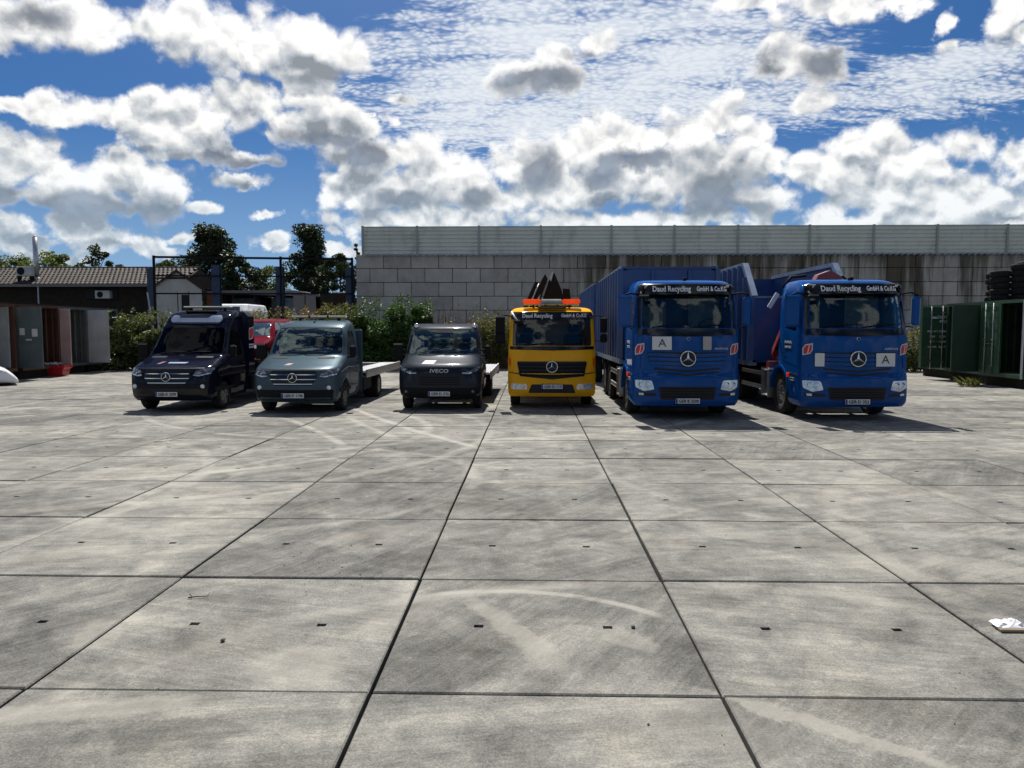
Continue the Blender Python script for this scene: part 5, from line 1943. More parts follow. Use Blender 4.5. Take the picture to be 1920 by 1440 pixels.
# ---- heavy truck with flat-fronted cab
def heavy_truck(label, X, Y, plate_s, a_sign, beige, curtain, rz=0.0):
    root = thing('tipper_truck', label, 'truck', (X, Y, 0), rz, 'blue container trucks')
    H = Hull([(.30, .05, 1.09, .30), (.40, .005, 1.14, .30), (.55, .0, 1.15, .30), (.92, .015, 1.15, .31), (1.02, .045, 1.145, .30), (1.50, .065, 1.135, .28),
              (1.82, .085, 1.13, .27), (1.96, .12, 1.125, .27), (2.70, .285, 1.09, .26), (2.84, .36, 1.065, .26), (2.95, .54, 1.02, .26), (3.02, .82, .95, .26), (3.05, 1.05, .85, .26)], 1.78)
    wind = round_poly([(-.97, 1.97), (.97, 1.97), (.93, 2.72), (-.93, 2.72)], .07)
    sidew = round_poly([(.50, 2.02), (.62, 1.90), (1.36, 1.98), (1.36, 2.62), (.58, 2.62)], .05)
    cab(root, H, 'blue_paint', wind, sidew, None, arch=((1.55, .50, .62),), inner_z=(1.30, 2.97))
    # cabin
    put(MB().bbox(-1.0, 1.0, .42, .85, 1.3, 1.93, .06), 'dashboard', 'interior', root)
    seat(root, .62, 1.35, 1.55)
    seat(root, -.62, 1.35, 1.55)
    steering(root, (.60, .82, 1.98), .22)
    for (x0, x1, k) in curtain:
        mb = MB()
        m = 10
        vs_ = []
        for i in range(m + 1):
            x = x0 + (x1 - x0) * i / m
            y = 1.30 + .04 * math.sin(i * 2.1)
            pinch = 1 - .55 * math.sin(math.pi * i / m) if k else 1
            vs_ += [(x, y, 1.9), (x, y, 1.9 + .80 * pinch)]
        mb.add(vs_, [(2 * i, 2 * i + 2, 2 * i + 3, 2 * i + 1) for i in range(m)], True)
        mb.build('curtain', 'curtain', root, normals=False)
    # black band under the glass, wipers
    put(H.patch(round_poly([(-1.06, 1.83), (0, 1.79), (1.06, 1.83), (1.05, 1.95), (-1.05, 1.95)], .03), .006, .02), 'scuttle_panel', 'gloss_black', root)
    wiper(H, root, -.75, 1.99, .05, 2.06)
    wiper(H, root, .10, 1.99, .80, 2.04)
    for s in (-1, 1):
        put(H.patch([(s * .985, 1.97), (s * 1.055, 1.95), (s * 1.03, 2.74), (s * .95, 2.74)], .004, .01), 'pillar_trim', 'gloss_black', root)
    # sun visor with the firm's name
    def vy(x, z):
        return .13 + (z - 2.69) * .42 + .20 * abs(x) ** 3
    mb = MB()
    m = 24
    vs_ = []
    for i in range(m + 1):
        x = -1.03 + 2.06 * i / m
        rd = max(0.0, abs(x) - .95) * .5
        for z, dy in ((2.69 + rd, 0), (2.74 + rd, -.012), (2.905 - rd, -.008), (2.93 - rd, .02), (2.93 - rd, .05), (2.69 + rd, .03)):
            vs_.append((x, vy(x, z) + dy, z))
    fs = [tuple(range(6)), tuple(range(m * 6, m * 6 + 6))[::-1]]
    for i in range(m):
        for j in range(6):
            fs.append((i * 6 + j, i * 6 + 6 + j, i * 6 + 6 + (j + 1) % 6, i * 6 + (j + 1) % 6))
    v = put(mb.add(vs_, fs), 'sun_visor', 'gloss_black', root)
    for s in (-1, 1):
        MB().bar((s * .93, .28, 2.80), (s * .93, .45, 2.80), .04, .16).build('visor_bracket', 'black_plastic', v)
        put(MB().bbox(s * .84, s * .93, vy(.9, 2.86) - .03, vy(.9, 2.86) + .02, 2.835, 2.89, .012), 'marker_lamp', 'clear_lens', v)

    def vt(s, x, w, sz):
        me = text_mesh(s, sz, .002, .003)
        xs = [q.co.x for q in me.vertices]
        k = w / (max(xs) - min(xs))
        for q in me.vertices:
            xx, zz = x + q.co.x * k, 2.805 + q.co.z
            q.co = (xx, vy(xx, zz) - .017 + q.co.y, zz)
        me.materials.clear()
        link('lettering', me, 'white_print', v)
    vt('Daud Recycling', -.34, .80, .17)
    vt('GmbH & Co.KG', .52, .66, .145)
    MB().bbox(-.04, .04, .47, .60, 3.0, 3.07, .01).build('roof_lamp', 'black_plastic', root)
    # service flap and grille
    put(H.patch(round_poly([(-.98, 1.50), (.98, 1.50), (1.0, 1.77), (0, 1.745), (-1.0, 1.77)], .03), .008, .02), 'front_flap', 'blue_paint', root)
    put(H.patch(round_poly([(-.86, 1.46), (-.80, 1.20), (0, 1.14), (.80, 1.20), (.86, 1.46)], .04), .004, .03), 'grille', 'grille_black', root)
    for z0 in (1.405, 1.315, 1.225):
        k = .84 - (1.42 - z0) * .25
        put(H.patch(round_poly([(-k, z0 - .032), (0, z0 - .06), (k, z0 - .032), (k, z0 + .034), (0, z0 + .012), (-k, z0 + .034)], .012), .030, .03), 'grille_slat', 'blue_paint', root)
    put(H.patch(round_poly([(-.72, 1.09), (0, 1.03), (.72, 1.09), (.70, 1.125), (0, 1.075), (-.70, 1.125)], .01), .006, .02), 'bumper_slot', 'grille_black', root)
    put(H.patch(round_poly([(-.66, 1.015), (0, .945), (.66, 1.015), (.64, 1.045), (0, .98), (-.64, 1.045)], .01), .006, .02), 'bumper_slot', 'grille_black', root)
    star(root, (0, H.front(0, 1.32) - .055, 1.32), .165)
    MB().disc((0, H.front(0, 1.32) - .036, 1.32), .17, 'y', 28, .03).build('emblem_dish', 'grille_black', root)
    star(root, (0.01, H.front(0, 1.74) - .025, 1.74), .035, 'small_emblem')
    text_on(H, 'ANTOS', .055, 'logo_silver', root, .72, 1.53, .30, .016, .001)
    # bumper
    put(H.patch(round_poly([(-.62, .72), (.62, .72), (.57, .44), (-.57, .44)], .05), .005, .03), 'lower_intake', 'grille_black', root)
    for k in range(4):
        z = .50 + k * .055
        put(H.patch([(-.55, z), (.55, z), (.55, z + .018), (-.55, z + .018)], .014, .012), 'intake_slat', 'black_plastic', root)
    for s in (-1, 1):
        hl = round_poly([(s * .70, .66), (s * .92, .62), (s * 1.085, .70), (s * 1.10, .86), (s * .76, .85)], .03)
        h = put(H.patch(hl, .008, .03, res=.06), 'headlight', 'lamp_glass', root)
        for (xx, zz, r) in ((.84, .755, .062), (.98, .765, .055)):
            MB().lathe([(r, -.012), (r * .75, .012), (1e-3, .016)], (s * xx, H.front(xx, zz) - .012, zz), 'y', 16).build('reflector', 'chrome', h)
        put(H.patch(round_poly([(s * .66, .52), (s * 1.06, .52), (s * 1.07, .60), (s * .68, .58)], .015), .006, .02), 'fog_recess', 'grille_black', root)
        put(H.patch(round_poly([(s * .92, .535), (s * 1.02, .535), (s * 1.03, .585), (s * .93, .58)], .012), .011, .015), 'fog_lamp', 'lamp_glass', root)
        put(H.patch([(s * .995, 1.12), (s * 1.10, 1.12), (s * 1.07, 1.80), (s * .985, 1.80)], .010, .02), 'corner_deflector', 'blue_paint', root)
        # entry, door, fender
        door_side(H, root, 'blue_paint', round_poly([(.40, 1.14), (1.42, 1.26), (1.42, 1.94), (.60, 1.86), (.42, 1.70)], .04), 1.28, 1.42, s)
        put(H.patch([(.30, .93), (.95, .97), (.95, 1.0), (.30, .965)], .006, .02, s), 'step_gap', 'grille_black', root)
        MB().bbox(s * 1.135, s * 1.165, .55, .82, .83, .89, .008).build('side_step', 'steel', root)
        arc = MB()
        pts = []
        for k in range(15):
            a = math.pi * (0.02 + 0.96 * k / 14)
            pts.append((1.55 + math.cos(a) * .66, .52 + math.sin(a) * .62))
        poly = pts + [(1.55 + (y - 1.55) * .90, .52 + (z - .52) * .90) for y, z in pts[::-1]]
        put(arc.prism(poly, 'x', s * .80, s * 1.17, True), 'fender', 'blue_paint', root)
        MB().bbox(s * 1.165, s * 1.185, .86, .93, .90, .98, .008).build('side_marker', 'amber_lens', root)
        # mirrors
        MB().tube([(s * 1.02, .42, 2.70), (s * 1.22, .36, 2.73), (s * 1.36, .32, 2.66)], .022, 6).build('mirror_arm', 'black_plastic', root)
        MB().tube([(s * 1.07, .40, 2.02), (s * 1.28, .34, 1.99)], .016, 6).build('mirror_arm', 'black_plastic', root)
        mm = put(MB().bbox(s * 1.22, s * 1.40, .26, .37, 2.03, 2.64, .04), 'mirror', 'blue_paint', root)
        put(MB().bbox(s * 1.235, s * 1.385, .36, .385, 2.05, 2.62, .01), 'mirror_glass', 'chrome', mm)
        text('Daud Recycling', .085, 'sticker', root, (s * (H.side(1.05, 1.62) + .010), 1.02, 1.66), rot=(0, 0, R(90) if s > 0 else R(-90)), width=.46)
        text('GmbH & Co.KG', .075, 'sticker', root, (s * (H.side(1.05, 1.55) + .010), 1.02, 1.55), rot=(0, 0, R(90) if s > 0 else R(-90)), width=.42)
    MB().tube([(-.98, .30, 2.75), (-1.0, .16, 2.70), (-.93, .08, 2.64)], .018, 6).build('kerb_mirror_arm', 'black_plastic', root)
    put(MB().bbox(-1.05, -.82, .03, .16, 2.60, 2.68, .03), 'kerb_mirror', 'black_plastic', root)
    logo(H, root, -1.0, 1.52, 0, .21)
    logo(H, root, 1.0, 1.52, 0, .21)
    plate(root, (0, H.front(0, .42) - .02, .415), plate_s)
    # signs on the front
    (ax, az) = a_sign
    sg = put(H.patch([(ax - .20, az - .14), (ax + .20, az - .14), (ax + .20, az + .14), (ax - .20, az + .14)], .062, .012, res=.2), 'warning_sign', 'sign_white', root)
    text_on(H, 'A', .245, 'plate_black', sg, ax, az, .17, .068, -.001)
    (bx, bz, bm_) = beige
    put(H.patch(round_poly([(bx - .09, bz - .14), (bx + .09, bz - .14), (bx + .09, bz + .14), (bx - .09, bz + .14)], .02), .062, .012, res=.2), 'blank_sign', bm_, root)
    # chassis and wheels
    for s in (-1, 1):
        MB().box(s * .36, s * .46, .6, 8.6, .62, .90).build('chassis_rail', 'black_steel', root)
        wheel(root, s * .98, 1.55, .50, .30, s, bolts=10)
        for y in (5.4, 6.75):
            wheel(root, s * .86, y, .50, .54, s, bolts=10, deep=-.02)
            poly = []
            for k in range(9):
                a = math.pi * (0.1 + 0.8 * k / 8)
                poly.append((y + math.cos(a) * .60, .52 + math.sin(a) * .60))
            poly += [(y + (p - y) * .96, .52 + (q - .52) * .96) for p, q in poly[::-1]]
            put(MB().prism(poly, 'x', s * .60, s * 1.15), 'mudguard', 'black_plastic', root)
        put(MB().bbox(s * .70, s * 1.16, 2.25, 2.75, .36, .98, .05), 'fuel_tank', 'steel', root)
        for z in (.52, .86):
            MB().bbox(s * 1.12, s * 1.16, 2.85, 4.65, z - .05, z + .05, .01).build('side_guard', 'steel', root)
        for y in (2.95, 4.5):
            MB().box(s * 1.06, s * 1.11, y - .03, y + .03, .45, .95).build('guard_post', 'black_steel', root)
        MB().box(s * .45, s * 1.05, 2.9, 4.6, .55, .95).build('battery_box', 'black_plastic', root)
    MB().bbox(-.9, .9, 1.80, 2.02, .9, 2.2, .04).build('cab_back_box', 'black_plastic', root)
    return root, H


def rolloff(label, X, Y, x0, x1, y0, y1, z0, z_side, z_front, cut, ribs, group='blue roll-off containers'):
    """open-topped roll-off container; its front wall may be lower, the side walls then slope down to it"""
    t = thing('rolloff_container', label, 'container', (X, Y, 0), 0.0, group)
    th = .035

    def wall(xa, xb, name):
        poly = [(y0, z0), (y1, z0), (y1, z_side), (y0 + cut, z_side), (y0, z_front)]
        return MB().prism(poly, 'x', xa, xb).build(name, 'skip_blue', t)
    for s, (xa, xb) in ((-1, (x0, x0 + th)), (1, (x1 - th, x1))):
        w = wall(xa, xb, 'side_wall')
        n = ribs
        for k in range(n):
            y = y0 + .05 + (y1 - y0 - .1) * k / (n - 1)
            zt = min(z_side, z_front + (y - y0) / max(cut, 1e-3) * (z_side - z_front)) if cut else z_side
            xr = x0 if s < 0 else x1
            MB().prism([(xr, y - .10), (xr + s * .13, y - .06), (xr + s * .13, y + .06), (xr, y + .10)], 'z', z0 + .05, zt - .02).build('rib', 'skip_blue', w)
        xr = (x0 + th / 2) if s < 0 else (x1 - th / 2)
        rail = MB()
        if cut > 0.02:
            rail.bar((xr, y0 + .02, z_front), (xr, y0 + cut, z_side), .15, .13)
        rail.bar((xr, y0 + cut, z_side), (xr, y1, z_side), .15, .11)
        rail.build('top_rail', 'skip_rim', t)
        MB().box(xr - .09, xr + .09, y0, y1, z0 - .09, z0 + .05).build('bottom_rail', 'skip_rim', t)
    MB().box(x0 + th, x1 - th, y0, y0 + th, z0, z_front).build('front_wall', 'skip_blue', t)
    MB().box(x0 - .02, x1 + .02, y0 - .04, y0 + .08, z_front - .02, z_front + .03).build('front_rail', 'skip_rim' if cut else 'skip_blue', t)
    MB().box(x0 + th, x1 - th, y1 - th, y1, z0, z_side - .05).build('rear_door', 'skip_blue', t)
    MB().box(x0 + th, x1 - th, y0 + th, y1 - th, z0, z0 + .04).build('floor', 'skip_blue', t)
    for xx in (-.5, .5):
        MB().box((x0 + x1) / 2 + xx - .06, (x0 + x1) / 2 + xx + .06, y0 + .1, y1 - .1, z0 - .17, z0 - .001).build('skid', 'black_steel', t)
    for xx in (x0 + (x1 - x0) * .32, x0 + (x1 - x0) * .72):
        MB().bbox(xx - .04, xx + .04, y0 - .09, y0 - .005, z0 + .2, z_front - .06, .015).build('front_stiffener', 'skip_blue', t)
    return t


# ---- medium yellow truck
def yellow_truck(X, Y):
    root = thing('recovery_truck', 'yellow-orange recovery truck with amber light bar and folded black crane', 'truck', (X, Y, 0))
    H = Hull([(.30, .05, 1.04, .24), (.40, .0, 1.075, .24), (.84, .0, 1.085, .24), (.90, .03, 1.08, .23), (1.42, .06, 1.075, .22), (1.54, .09, 1.07, .22),
              (2.20, .22, 1.04, .22), (2.34, .29, 1.02, .22), (2.43, .48, .98, .22), (2.48, .75, .90, .22), (2.50, .95, .80, .22)], 1.70)
    wind = round_poly([(-.97, 1.54), (.97, 1.54), (.95, 2.22), (-.95, 2.22)], .06)
    sidew = round_poly([(.42, 1.62), (1.32, 1.55), (1.32, 2.18), (.50, 2.18)], .05)
    cab(root, H, 'yellow_paint', wind, sidew, None, arch=((1.28, .42, .54),), inner_z=(1.1, 2.42))
    put(MB().bbox(-.95, .95, .36, .75, 1.1, 1.50, .05), 'dashboard', 'interior', root)
    seat(root, .58, 1.30, 1.20)
    seat(root, -.58, 1.30, 1.20)
    steering(root, (.56, .74, 1.56), .2)
    for k in range(2):
        MB().bbox(-.86, -.60, .40, .42, 1.545 + k * .035, 1.565 + k * .035, .004).build('paper_slip', 'sticker', root)
    put(H.patch(round_poly([(-1.03, 1.45), (0, 1.425), (1.03, 1.45), (1.03, 1.53), (-1.03, 1.53)], .02), .005, .02), 'scuttle_panel', 'gloss_black', root)
    wiper(H, root, -.7, 1.55, .05, 1.60)
    wiper(H, root, .1, 1.55, .75, 1.60)
    v = put(H.patch(round_poly([(-1.0, 2.19), (1.0, 2.19), (.98, 2.36), (-.98, 2.36)], .03), .02, .03), 'visor_band', 'gloss_black', root)
    text_on(H, 'Daud Recycling', .145, 'white_print', v, -.36, 2.275, .74, .026)
    text_on(H, 'GmbH & Co.KG', .125, 'white_print', v, .54, 2.28, .62, .026)
    put(H.patch(round_poly([(-.95, 1.18), (.95, 1.18), (.98, 1.40), (-.98, 1.40)], .03), .007, .02), 'front_flap', 'yellow_paint', root)
    put(H.patch(round_poly([(-.86, 1.16), (-.79, .80), (0, .72), (.79, .80), (.86, 1.16)], .03), .006, .03), 'grille', 'grille_black', root)
    for z0 in (1.09, 1.0, .91, .83):
        k = .83 - (1.1 - z0) * .18
        put(H.patch(round_poly([(-k, z0 - .03), (0, z0 - .045), (k, z0 - .03), (k, z0 + .022), (0, z0 + .007), (-k, z0 + .022)], .01), .022, .025), 'grille_slat', 'black_plastic', root)
    star(root, (0, H.front(0, 1.03) - .04, 1.03), .14)
    MB().disc((0, H.front(0, 1.03) - .022, 1.03), .145, 'y', 28, .03).build('emblem_dish', 'grille_black', root)
    put(H.patch(round_poly([(-.50, .60), (.50, .60), (.58, .39), (-.58, .39)], .03), .005, .03), 'lower_intake', 'grille_black', root)
    plate(root, (0, H.front(0, .55) - .02, .545), 'GER·D 119')
    for s in (-1, 1):
        put(H.patch([(s * .80, .845), (s * 1.05, .875), (s * 1.05, .895), (s * .80, .87)], .005, .02), 'bumper_gap', 'grille_black', root)
        h = put(H.patch(round_poly([(s * .60, .475), (s * .98, .475), (s * 1.02, .62), (s * .62, .605)], .03), .008, .03, res=.06), 'headlight', 'lamp_glass', root)
        for (xx, r) in ((.72, .05), (.86, .05)):
            MB().lathe([(r, -.012), (r * .75, .012), (1e-3, .016)], (s * xx, H.front(xx, .545) - .012, .545), 'y', 14).build('reflector', 'chrome', h)
        put(H.patch(round_poly([(s * .985, 1.02), (s * 1.045, 1.05), (s * 1.05, 1.24), (s * 1.0, 1.24)], .02), .008, .02), 'indicator', 'amber_lens', root)
        put(H.patch([(s * .93, .92), (s * 1.0, .92), (s * .985, 1.40), (s * .965, 1.40)], .010, .02), 'corner_deflector', 'yellow_paint', root)
        door_side(H, root, 'yellow_paint', round_poly([(.30, .95), (1.40, .98), (1.40, 1.52), (.38, 1.58)], .04), 1.25, 1.30, s)
        MB().tube([(s * 1.0, .36, 2.27), (s * 1.16, .32, 2.29), (s * 1.28, .28, 2.24)], .018, 6).build('mirror_arm', 'black_plastic', root)
        MB().tube([(s * 1.05, .34, 1.66), (s * 1.25, .30, 1.66)], .014, 6).build('mirror_arm', 'black_plastic', root)
        m = put(MB().bbox(s * 1.19, s * 1.36, .22, .34, 1.86, 2.24, .03), 'mirror', 'black_plastic', root)
        put(MB().bbox(s * 1.19, s * 1.36, .22, .34, 1.62, 1.83, .03), 'lower_mirror', 'black_plastic', root)
        wheel(root, s * .92, 1.28, .41, .25, s, bolts=8)
        wheel(root, s * .84, 4.9, .41, .44, s, bolts=8, deep=-.02)
        MB().box(s * .34, s * .42, .6, 7.0, .56, .78).build('chassis_rail', 'black_steel', root)
    MB().tube([(-.99, .30, 2.38), (-.93, .14, 2.26), (-.84, .08, 2.16)], .022, 6).build('kerb_mirror_arm', 'white_print', root)
    put(MB().bbox(-.93, -.76, .03, .16, 2.08, 2.18, .03), 'kerb_mirror', 'black_plastic', root)
    # beacon bar
    bar = put(MB().bbox(-.70, .70, .62, .86, 2.555, 2.59, .012), 'light_bar', 'clear_lens', root)
    for (a, b, mt) in ((-.72, -.27, 'amber_lens'), (.27, .72, 'amber_lens'), (-.265, .265, 'clear_lens')):
        put(MB().bbox(a, b, .60, .88, 2.592, 2.70, .03), 'lens', mt, bar)
    for x in (-.45, -.15, .15, .45):
        MB().box(x - .02, x + .02, .70, .76, 2.48, 2.556).build('bracket', 'black_steel', bar)
    MB().bbox(-.35, .35, .30, .55, 2.455, 2.50, .015).build('roof_hatch', 'black_plastic', root)
    # flat bed and folded crane
    MB().bbox(-1.15, 1.15, 2.55, 7.2, .86, .98, .02).build('bed', 'steel', root)
    MB().bbox(-1.1, 1.1, 2.45, 2.55, .86, 1.9, .02).build('headboard', 'black_steel', root)
    cr = thing('loader_crane', 'folded black loader crane standing behind the yellow cab', 'crane', (X, Y, 0))
    MB().box(-.35, .35, 1.95, 2.40, .7, 1.5).build('base', 'black_steel', cr)
    MB().tube([(.05, 2.2, 1.5), (.05, 2.2, 2.4)], .16, 12).build('column', 'black_steel', cr)
    MB().prism([(-.30, 2.45), (.42, 2.45), (.30, 3.0), (.10, 3.47), (-.02, 3.30)], 'y', 2.0, 2.3).build('main_boom', 'black_steel', cr)
    MB().prism([(.02, 3.22), (.09, 3.48), (.06, 3.50), (-.03, 3.30)], 'y', 1.97, 2.0).build('boom_edge', 'steel', cr)
    MB().prism([(-.48, 2.45), (-.36, 2.45), (-.07, 3.28), (-.14, 3.42), (-.24, 3.25)], 'y', 1.90, 2.05).build('outer_boom', 'black_steel', cr)
    for k, x in enumerate((-.72, -.56)):
        MB().bar((x, 1.95, 2.40), (x + .36, 2.02, 3.20), .12, .12).build('extension', 'black_steel', cr)
        MB().tube([(x + .08, 1.88, 2.40), (x + .42, 1.95, 3.16)], .025, 6).build('hydraulic_pipe', 'steel', cr)
    MB().prism([(.34, 2.40), (.60, 2.40), (.52, 3.02), (.34, 3.04)], 'y', 2.05, 2.35).build('stabiliser', 'black_steel', cr)
    return root


# ---- tow bed shared by the small recovery trucks
def tow_bed(root, y0, y1, z, hw=1.08, mid=True):
    bed = MB().box(-hw + .30 if mid else -.5, hw - .30 if mid else .5, y0 + .1, y1, z - .16, z - .10).build('bed_floor', 'black_steel', root)
    for s in (-1, 1):
        t = MB()
        a, b = s * (hw - .62), s * (hw - .05)
        t.box(min(a, b), max(a, b), y0, y1, z - .07, z - .02)
        for k in range(int((y1 - y0) / .16)):
            yy = y0 + .05 + k * .16
            t.box(min(a, b) + .02, max(a, b) - .02, yy, yy + .05, z - .02, z - .006)
        t.build('wheel_track', 'alu_plank', root)
        MB().bbox(s * (hw - .045), s * hw, y0, y1, z - .20, z + .02, .01).build('side_rail', 'steel', root)
    for k in range(6):
        y = y0 + .4 + k * (y1 - y0 - .6) / 5
        MB().box(-hw + .06, hw - .06, y, y + .07, z - .17, z - .075).build('cross_member', 'black_steel', root)
    for s in (-1, 1):
        MB().box(s * .34, s * .42, 1.4, y1 - .2, z - .40, z - .175).build('chassis_rail', 'black_steel', root)
    MB().bbox(-hw, hw, y1 - .12, y1, z - .32, z - .02, .01).build('rear_beam', 'steel', root)
    for s in (-1, 1):
        MB().box(s * hw * .9 - .12, s * hw * .9 + .12, y1, y1 + .03, z - .28, z - .18).build('tail_lamp', 'tail_red', root)


def van_truck(label, X, Y, mat, plate_s, high, glass_mat, rz=0.0):
    root = thing('tow_truck', label, 'tow truck', (X, Y, 0), rz, 'small recovery trucks')
    keys = [(.27, .10, .90, .36), (.38, .02, .96, .40), (.62, .0, .985, .42), (.88, .02, .995, .44), (1.0, .08, .995, .46), (1.06, .18, .995, .46), (1.14, .42, .99, .44), (1.24, .72, .975, .40), (1.32, .96, .96, .34), (1.40, 1.06, .95, .30)]
    if high:
        keys += [(2.02, 1.58, .86, .24), (2.10, 1.66, .86, .26), (2.26, 1.80, .85, .30), (2.37, 2.0, .80, .32), (2.43, 2.25, .72, .32), (2.45, 2.45, .62, .30)]
        yr = 2.62
    else:
        keys += [(1.99, 1.60, .845, .22), (2.06, 1.74, .82, .24), (2.13, 1.98, .77, .24), (2.17, 2.2, .70, .22), (2.18, 2.3, .64, .2)]
        yr = 2.62
    H = Hull(keys, yr, 2.5, .025)
    wind = round_poly([(-.865, 1.345), (.865, 1.345), (.765, 1.985), (-.765, 1.985)], .08)
    sidew = round_poly([(1.30, 1.32), (1.42, 1.28), (2.22, 1.30), (2.22, 1.90), (1.72, 1.92), (1.40, 1.50)], .06)
    rear = None if high else round_poly([(-.62, 1.42), (.62, 1.42), (.58, 1.90), (-.58, 1.90)], .08)
    cab(root, H, mat, wind, sidew, rear, arch=((.98, .35, .43),), inner_z=(1.24, 2.36 if high else 2.10), wind_glass=glass_mat)
    put(MB().bbox(-.85, .85, 1.12, 1.62, 1.2, 1.36, .05), 'dashboard', 'interior', root)
    if not high:
        for x in (-.55, -.1, .52):
            seat(root, x, 2.15, 1.10, .44, .58)
        steering(root, (.50, 1.62, 1.40), .19)
        MB().bbox(-.66, -.56, 1.42, 1.46, 1.60, 1.74, .01).build('windscreen_tag', 'sign_white', root)
    # face
    gp = round_poly([(-.52, 1.0), (.52, 1.0), (.55, .84), (.44, .66), (-.44, .66), (-.55, .84)], .04)
    put(H.patch(gp, .004, .03), 'grille', 'grille_black', root)
    for z, k in ((.905, .51), (.80, .51), (.695, .44)):
        put(H.patch(round_poly([(-k, z - .008), (k, z - .008), (k + .015, z + .008), (-k - .015, z + .008)], .004), .016, .014, res=.08), 'grille_bar', 'chrome', root)
    star(root, (0, H.front(0, .835) - .035, .835), .105)
    MB().disc((0, H.front(0, .835) - .02, .835), .108, 'y', 26, .03).build('emblem_dish', 'grille_black', root)
    put(H.patch(round_poly([(-.90, .56), (.90, .56), (.86, .32), (-.86, .32)], .05), .005, .03), 'lower_bumper', 'black_plastic' if not high else 'gloss_black', root)
    plate(root, (0, H.front(0, .43) - .022, .43), plate_s)
    for s in (-1, 1):
        hl = round_poly([(s * .60, .865), (s * .72, .845), (s * .94, .90), (s * .985, 1.03), (s * .90, 1.04), (s * .66, .985)], .03)
        h = put(H.patch(hl, .006, .03, res=.05), 'headlight', 'lamp_dark', root)
        rim = [(s * .60, .865), (s * .72, .845), (s * .94, .90), (s * .945, .925), (s * .72, .872), (s * .62, .885)]
        put(H.patch(rim, .010, .01, res=.05), 'daylight_strip', 'lamp_glass', h)
        MB().lathe([(.042, -.012), (.03, .01), (1e-3, .014)], (s * .74, H.front(.74, .92) - .01, .925), 'y', 14).build('reflector', 'chrome', h)
        MB().lathe([(.042, -.012), (.03, .01), (1e-3, .014)], (s * .85, H.front(.85, .95) - .01, .955), 'y', 14).build('reflector', 'chrome', h)
        MB().lathe([(.055, .0), (.05, -.02), (.035, -.025), (1e-3, -.025)], (s * .80, H.front(.80, .61) - .004, .61), 'y', 14).build('fog_lamp', 'lamp_glass', root)
        # bonnet vents
        put(H.patch(round_poly([(s * .36, 1.255), (s * .76, 1.25), (s * .74, 1.285), (s * .36, 1.29)], .01), .006, .02, res=.06), 'bonnet_vent', 'black_plastic', root)
        put(H.patch(round_poly([(s * .88, 1.345), (s * .925, 1.345), (s * .82, 2.0), (s * .775, 2.0)], .01), .004, .012), 'pillar_trim', mat, root)
        door_side(H, root, mat, round_poly([(1.46, .50), (2.30, .50), (2.30, 1.28), (1.40, 1.26), (1.34, 1.0)], .05), 2.15, 1.10, s)
        MB().tube([(s * .93, 1.30, 1.28), (s * 1.06, 1.24, 1.28)], .03, 6).build('mirror_arm', 'black_plastic', root)
        m = put(MB().bbox(s * 1.04, s * 1.19, 1.16, 1.27, 1.26, 1.56, .04), 'mirror', 'black_plastic', root)
        put(MB().bbox(s * 1.05, s * 1.18, 1.26, 1.285, 1.28, 1.54, .01), 'mirror_glass', 'chrome', m)
        put(H.patch(round_poly([(.38, .50), (.50, .48), (1.52, .48), (1.52, .55), (.40, .58)], .02), .010, .02, s), 'sill_trim', 'black_plastic', root)
        w = wheel(root, s * .87, .98, .345, .215, s, bolts=5, r_rim=.215, rim='rim_grey')
        sp = MB()
        for k in range(5):
            a = 2 * math.pi * k / 5
            sp.bar((s * .085, math.cos(a) * .05, math.sin(a) * .05), (s * .085, math.cos(a) * .205, math.sin(a) * .205), .055, .02)
        sp.build('spokes', 'steel' if high else 'rim_grey', w, kind='stuff')
        wheel(root, s * .84, 4.75, .345, .42, s, bolts=6, deep=-.02, r_rim=.215)
        put(MB().bbox(s * .62, s * 1.03, 2.75, 3.75, .34, .72, .03), 'tool_box', 'black_plastic', root)
        if not high:
            put(MB().bbox(s * .80, s * 1.0, 2.64, 2.86, .34, 1.95, .04), 'side_fairing', mat, root)
        else:
            put(MB().bbox(s * .78, s * 1.04, 3.14, 3.36, .34, 1.15, .04), 'side_fairing', 'black_plastic', root)
    wiper(H, root, -.62, 1.36, .05, 1.40)
    wiper(H, root, .0, 1.36, .62, 1.40)
    put(H.patch([(-.80, 1.03), (.80, 1.03), (.80, 1.038), (-.80, 1.038)], .003, .01), 'bonnet_gap', 'grille_black', root)
    tow_bed(root, 2.95 if not high else 3.38, 8.2, .86 if not high else .78)
    # print on the bonnet
    if high:
        put(H.patch([(-.40, 1.12), (-.32, 1.12), (-.22, 1.17), (-.31, 1.17)], .004, .003, res=.04), 'bonnet_print', 'logo_dark', root)
        put(H.patch([(-.14, 1.135), (.28, 1.135), (.33, 1.16), (-.12, 1.16)], .004, .003, res=.04), 'bonnet_print', 'skip_rim', root)
        # white-lined air deflector and roof lamps
        put(H.patch(round_poly([(-.66, 2.17), (-.60, 2.09), (.60, 2.09), (.66, 2.17), (.60, 2.27), (.38, 2.26), (.32, 2.205), (-.42, 2.205), (-.46, 2.26), (-.60, 2.27)], .03), .05, .05, res=.07), 'air_deflector', 'skip_rim', root)
        lb = put(MB().bbox(-.62, .62, 2.35, 2.56, 2.50, 2.55, .02), 'light_bar', 'clear_lens', root)
        for x in (-.45, .45):
            MB().box(x - .03, x + .03, 2.42, 2.48, 2.38, 2.50).build('bracket', 'black_steel', lb)
        put(MB().bbox(-.40, .40, 1.98, 2.20, 2.385, 2.425, .015), 'roof_vent', 'black_plastic', root)
        sl = put(MB().bbox(-1.0, 1.0, 2.48, 3.12, .62, 2.40, .11), 'sleeper_box', mat, root)
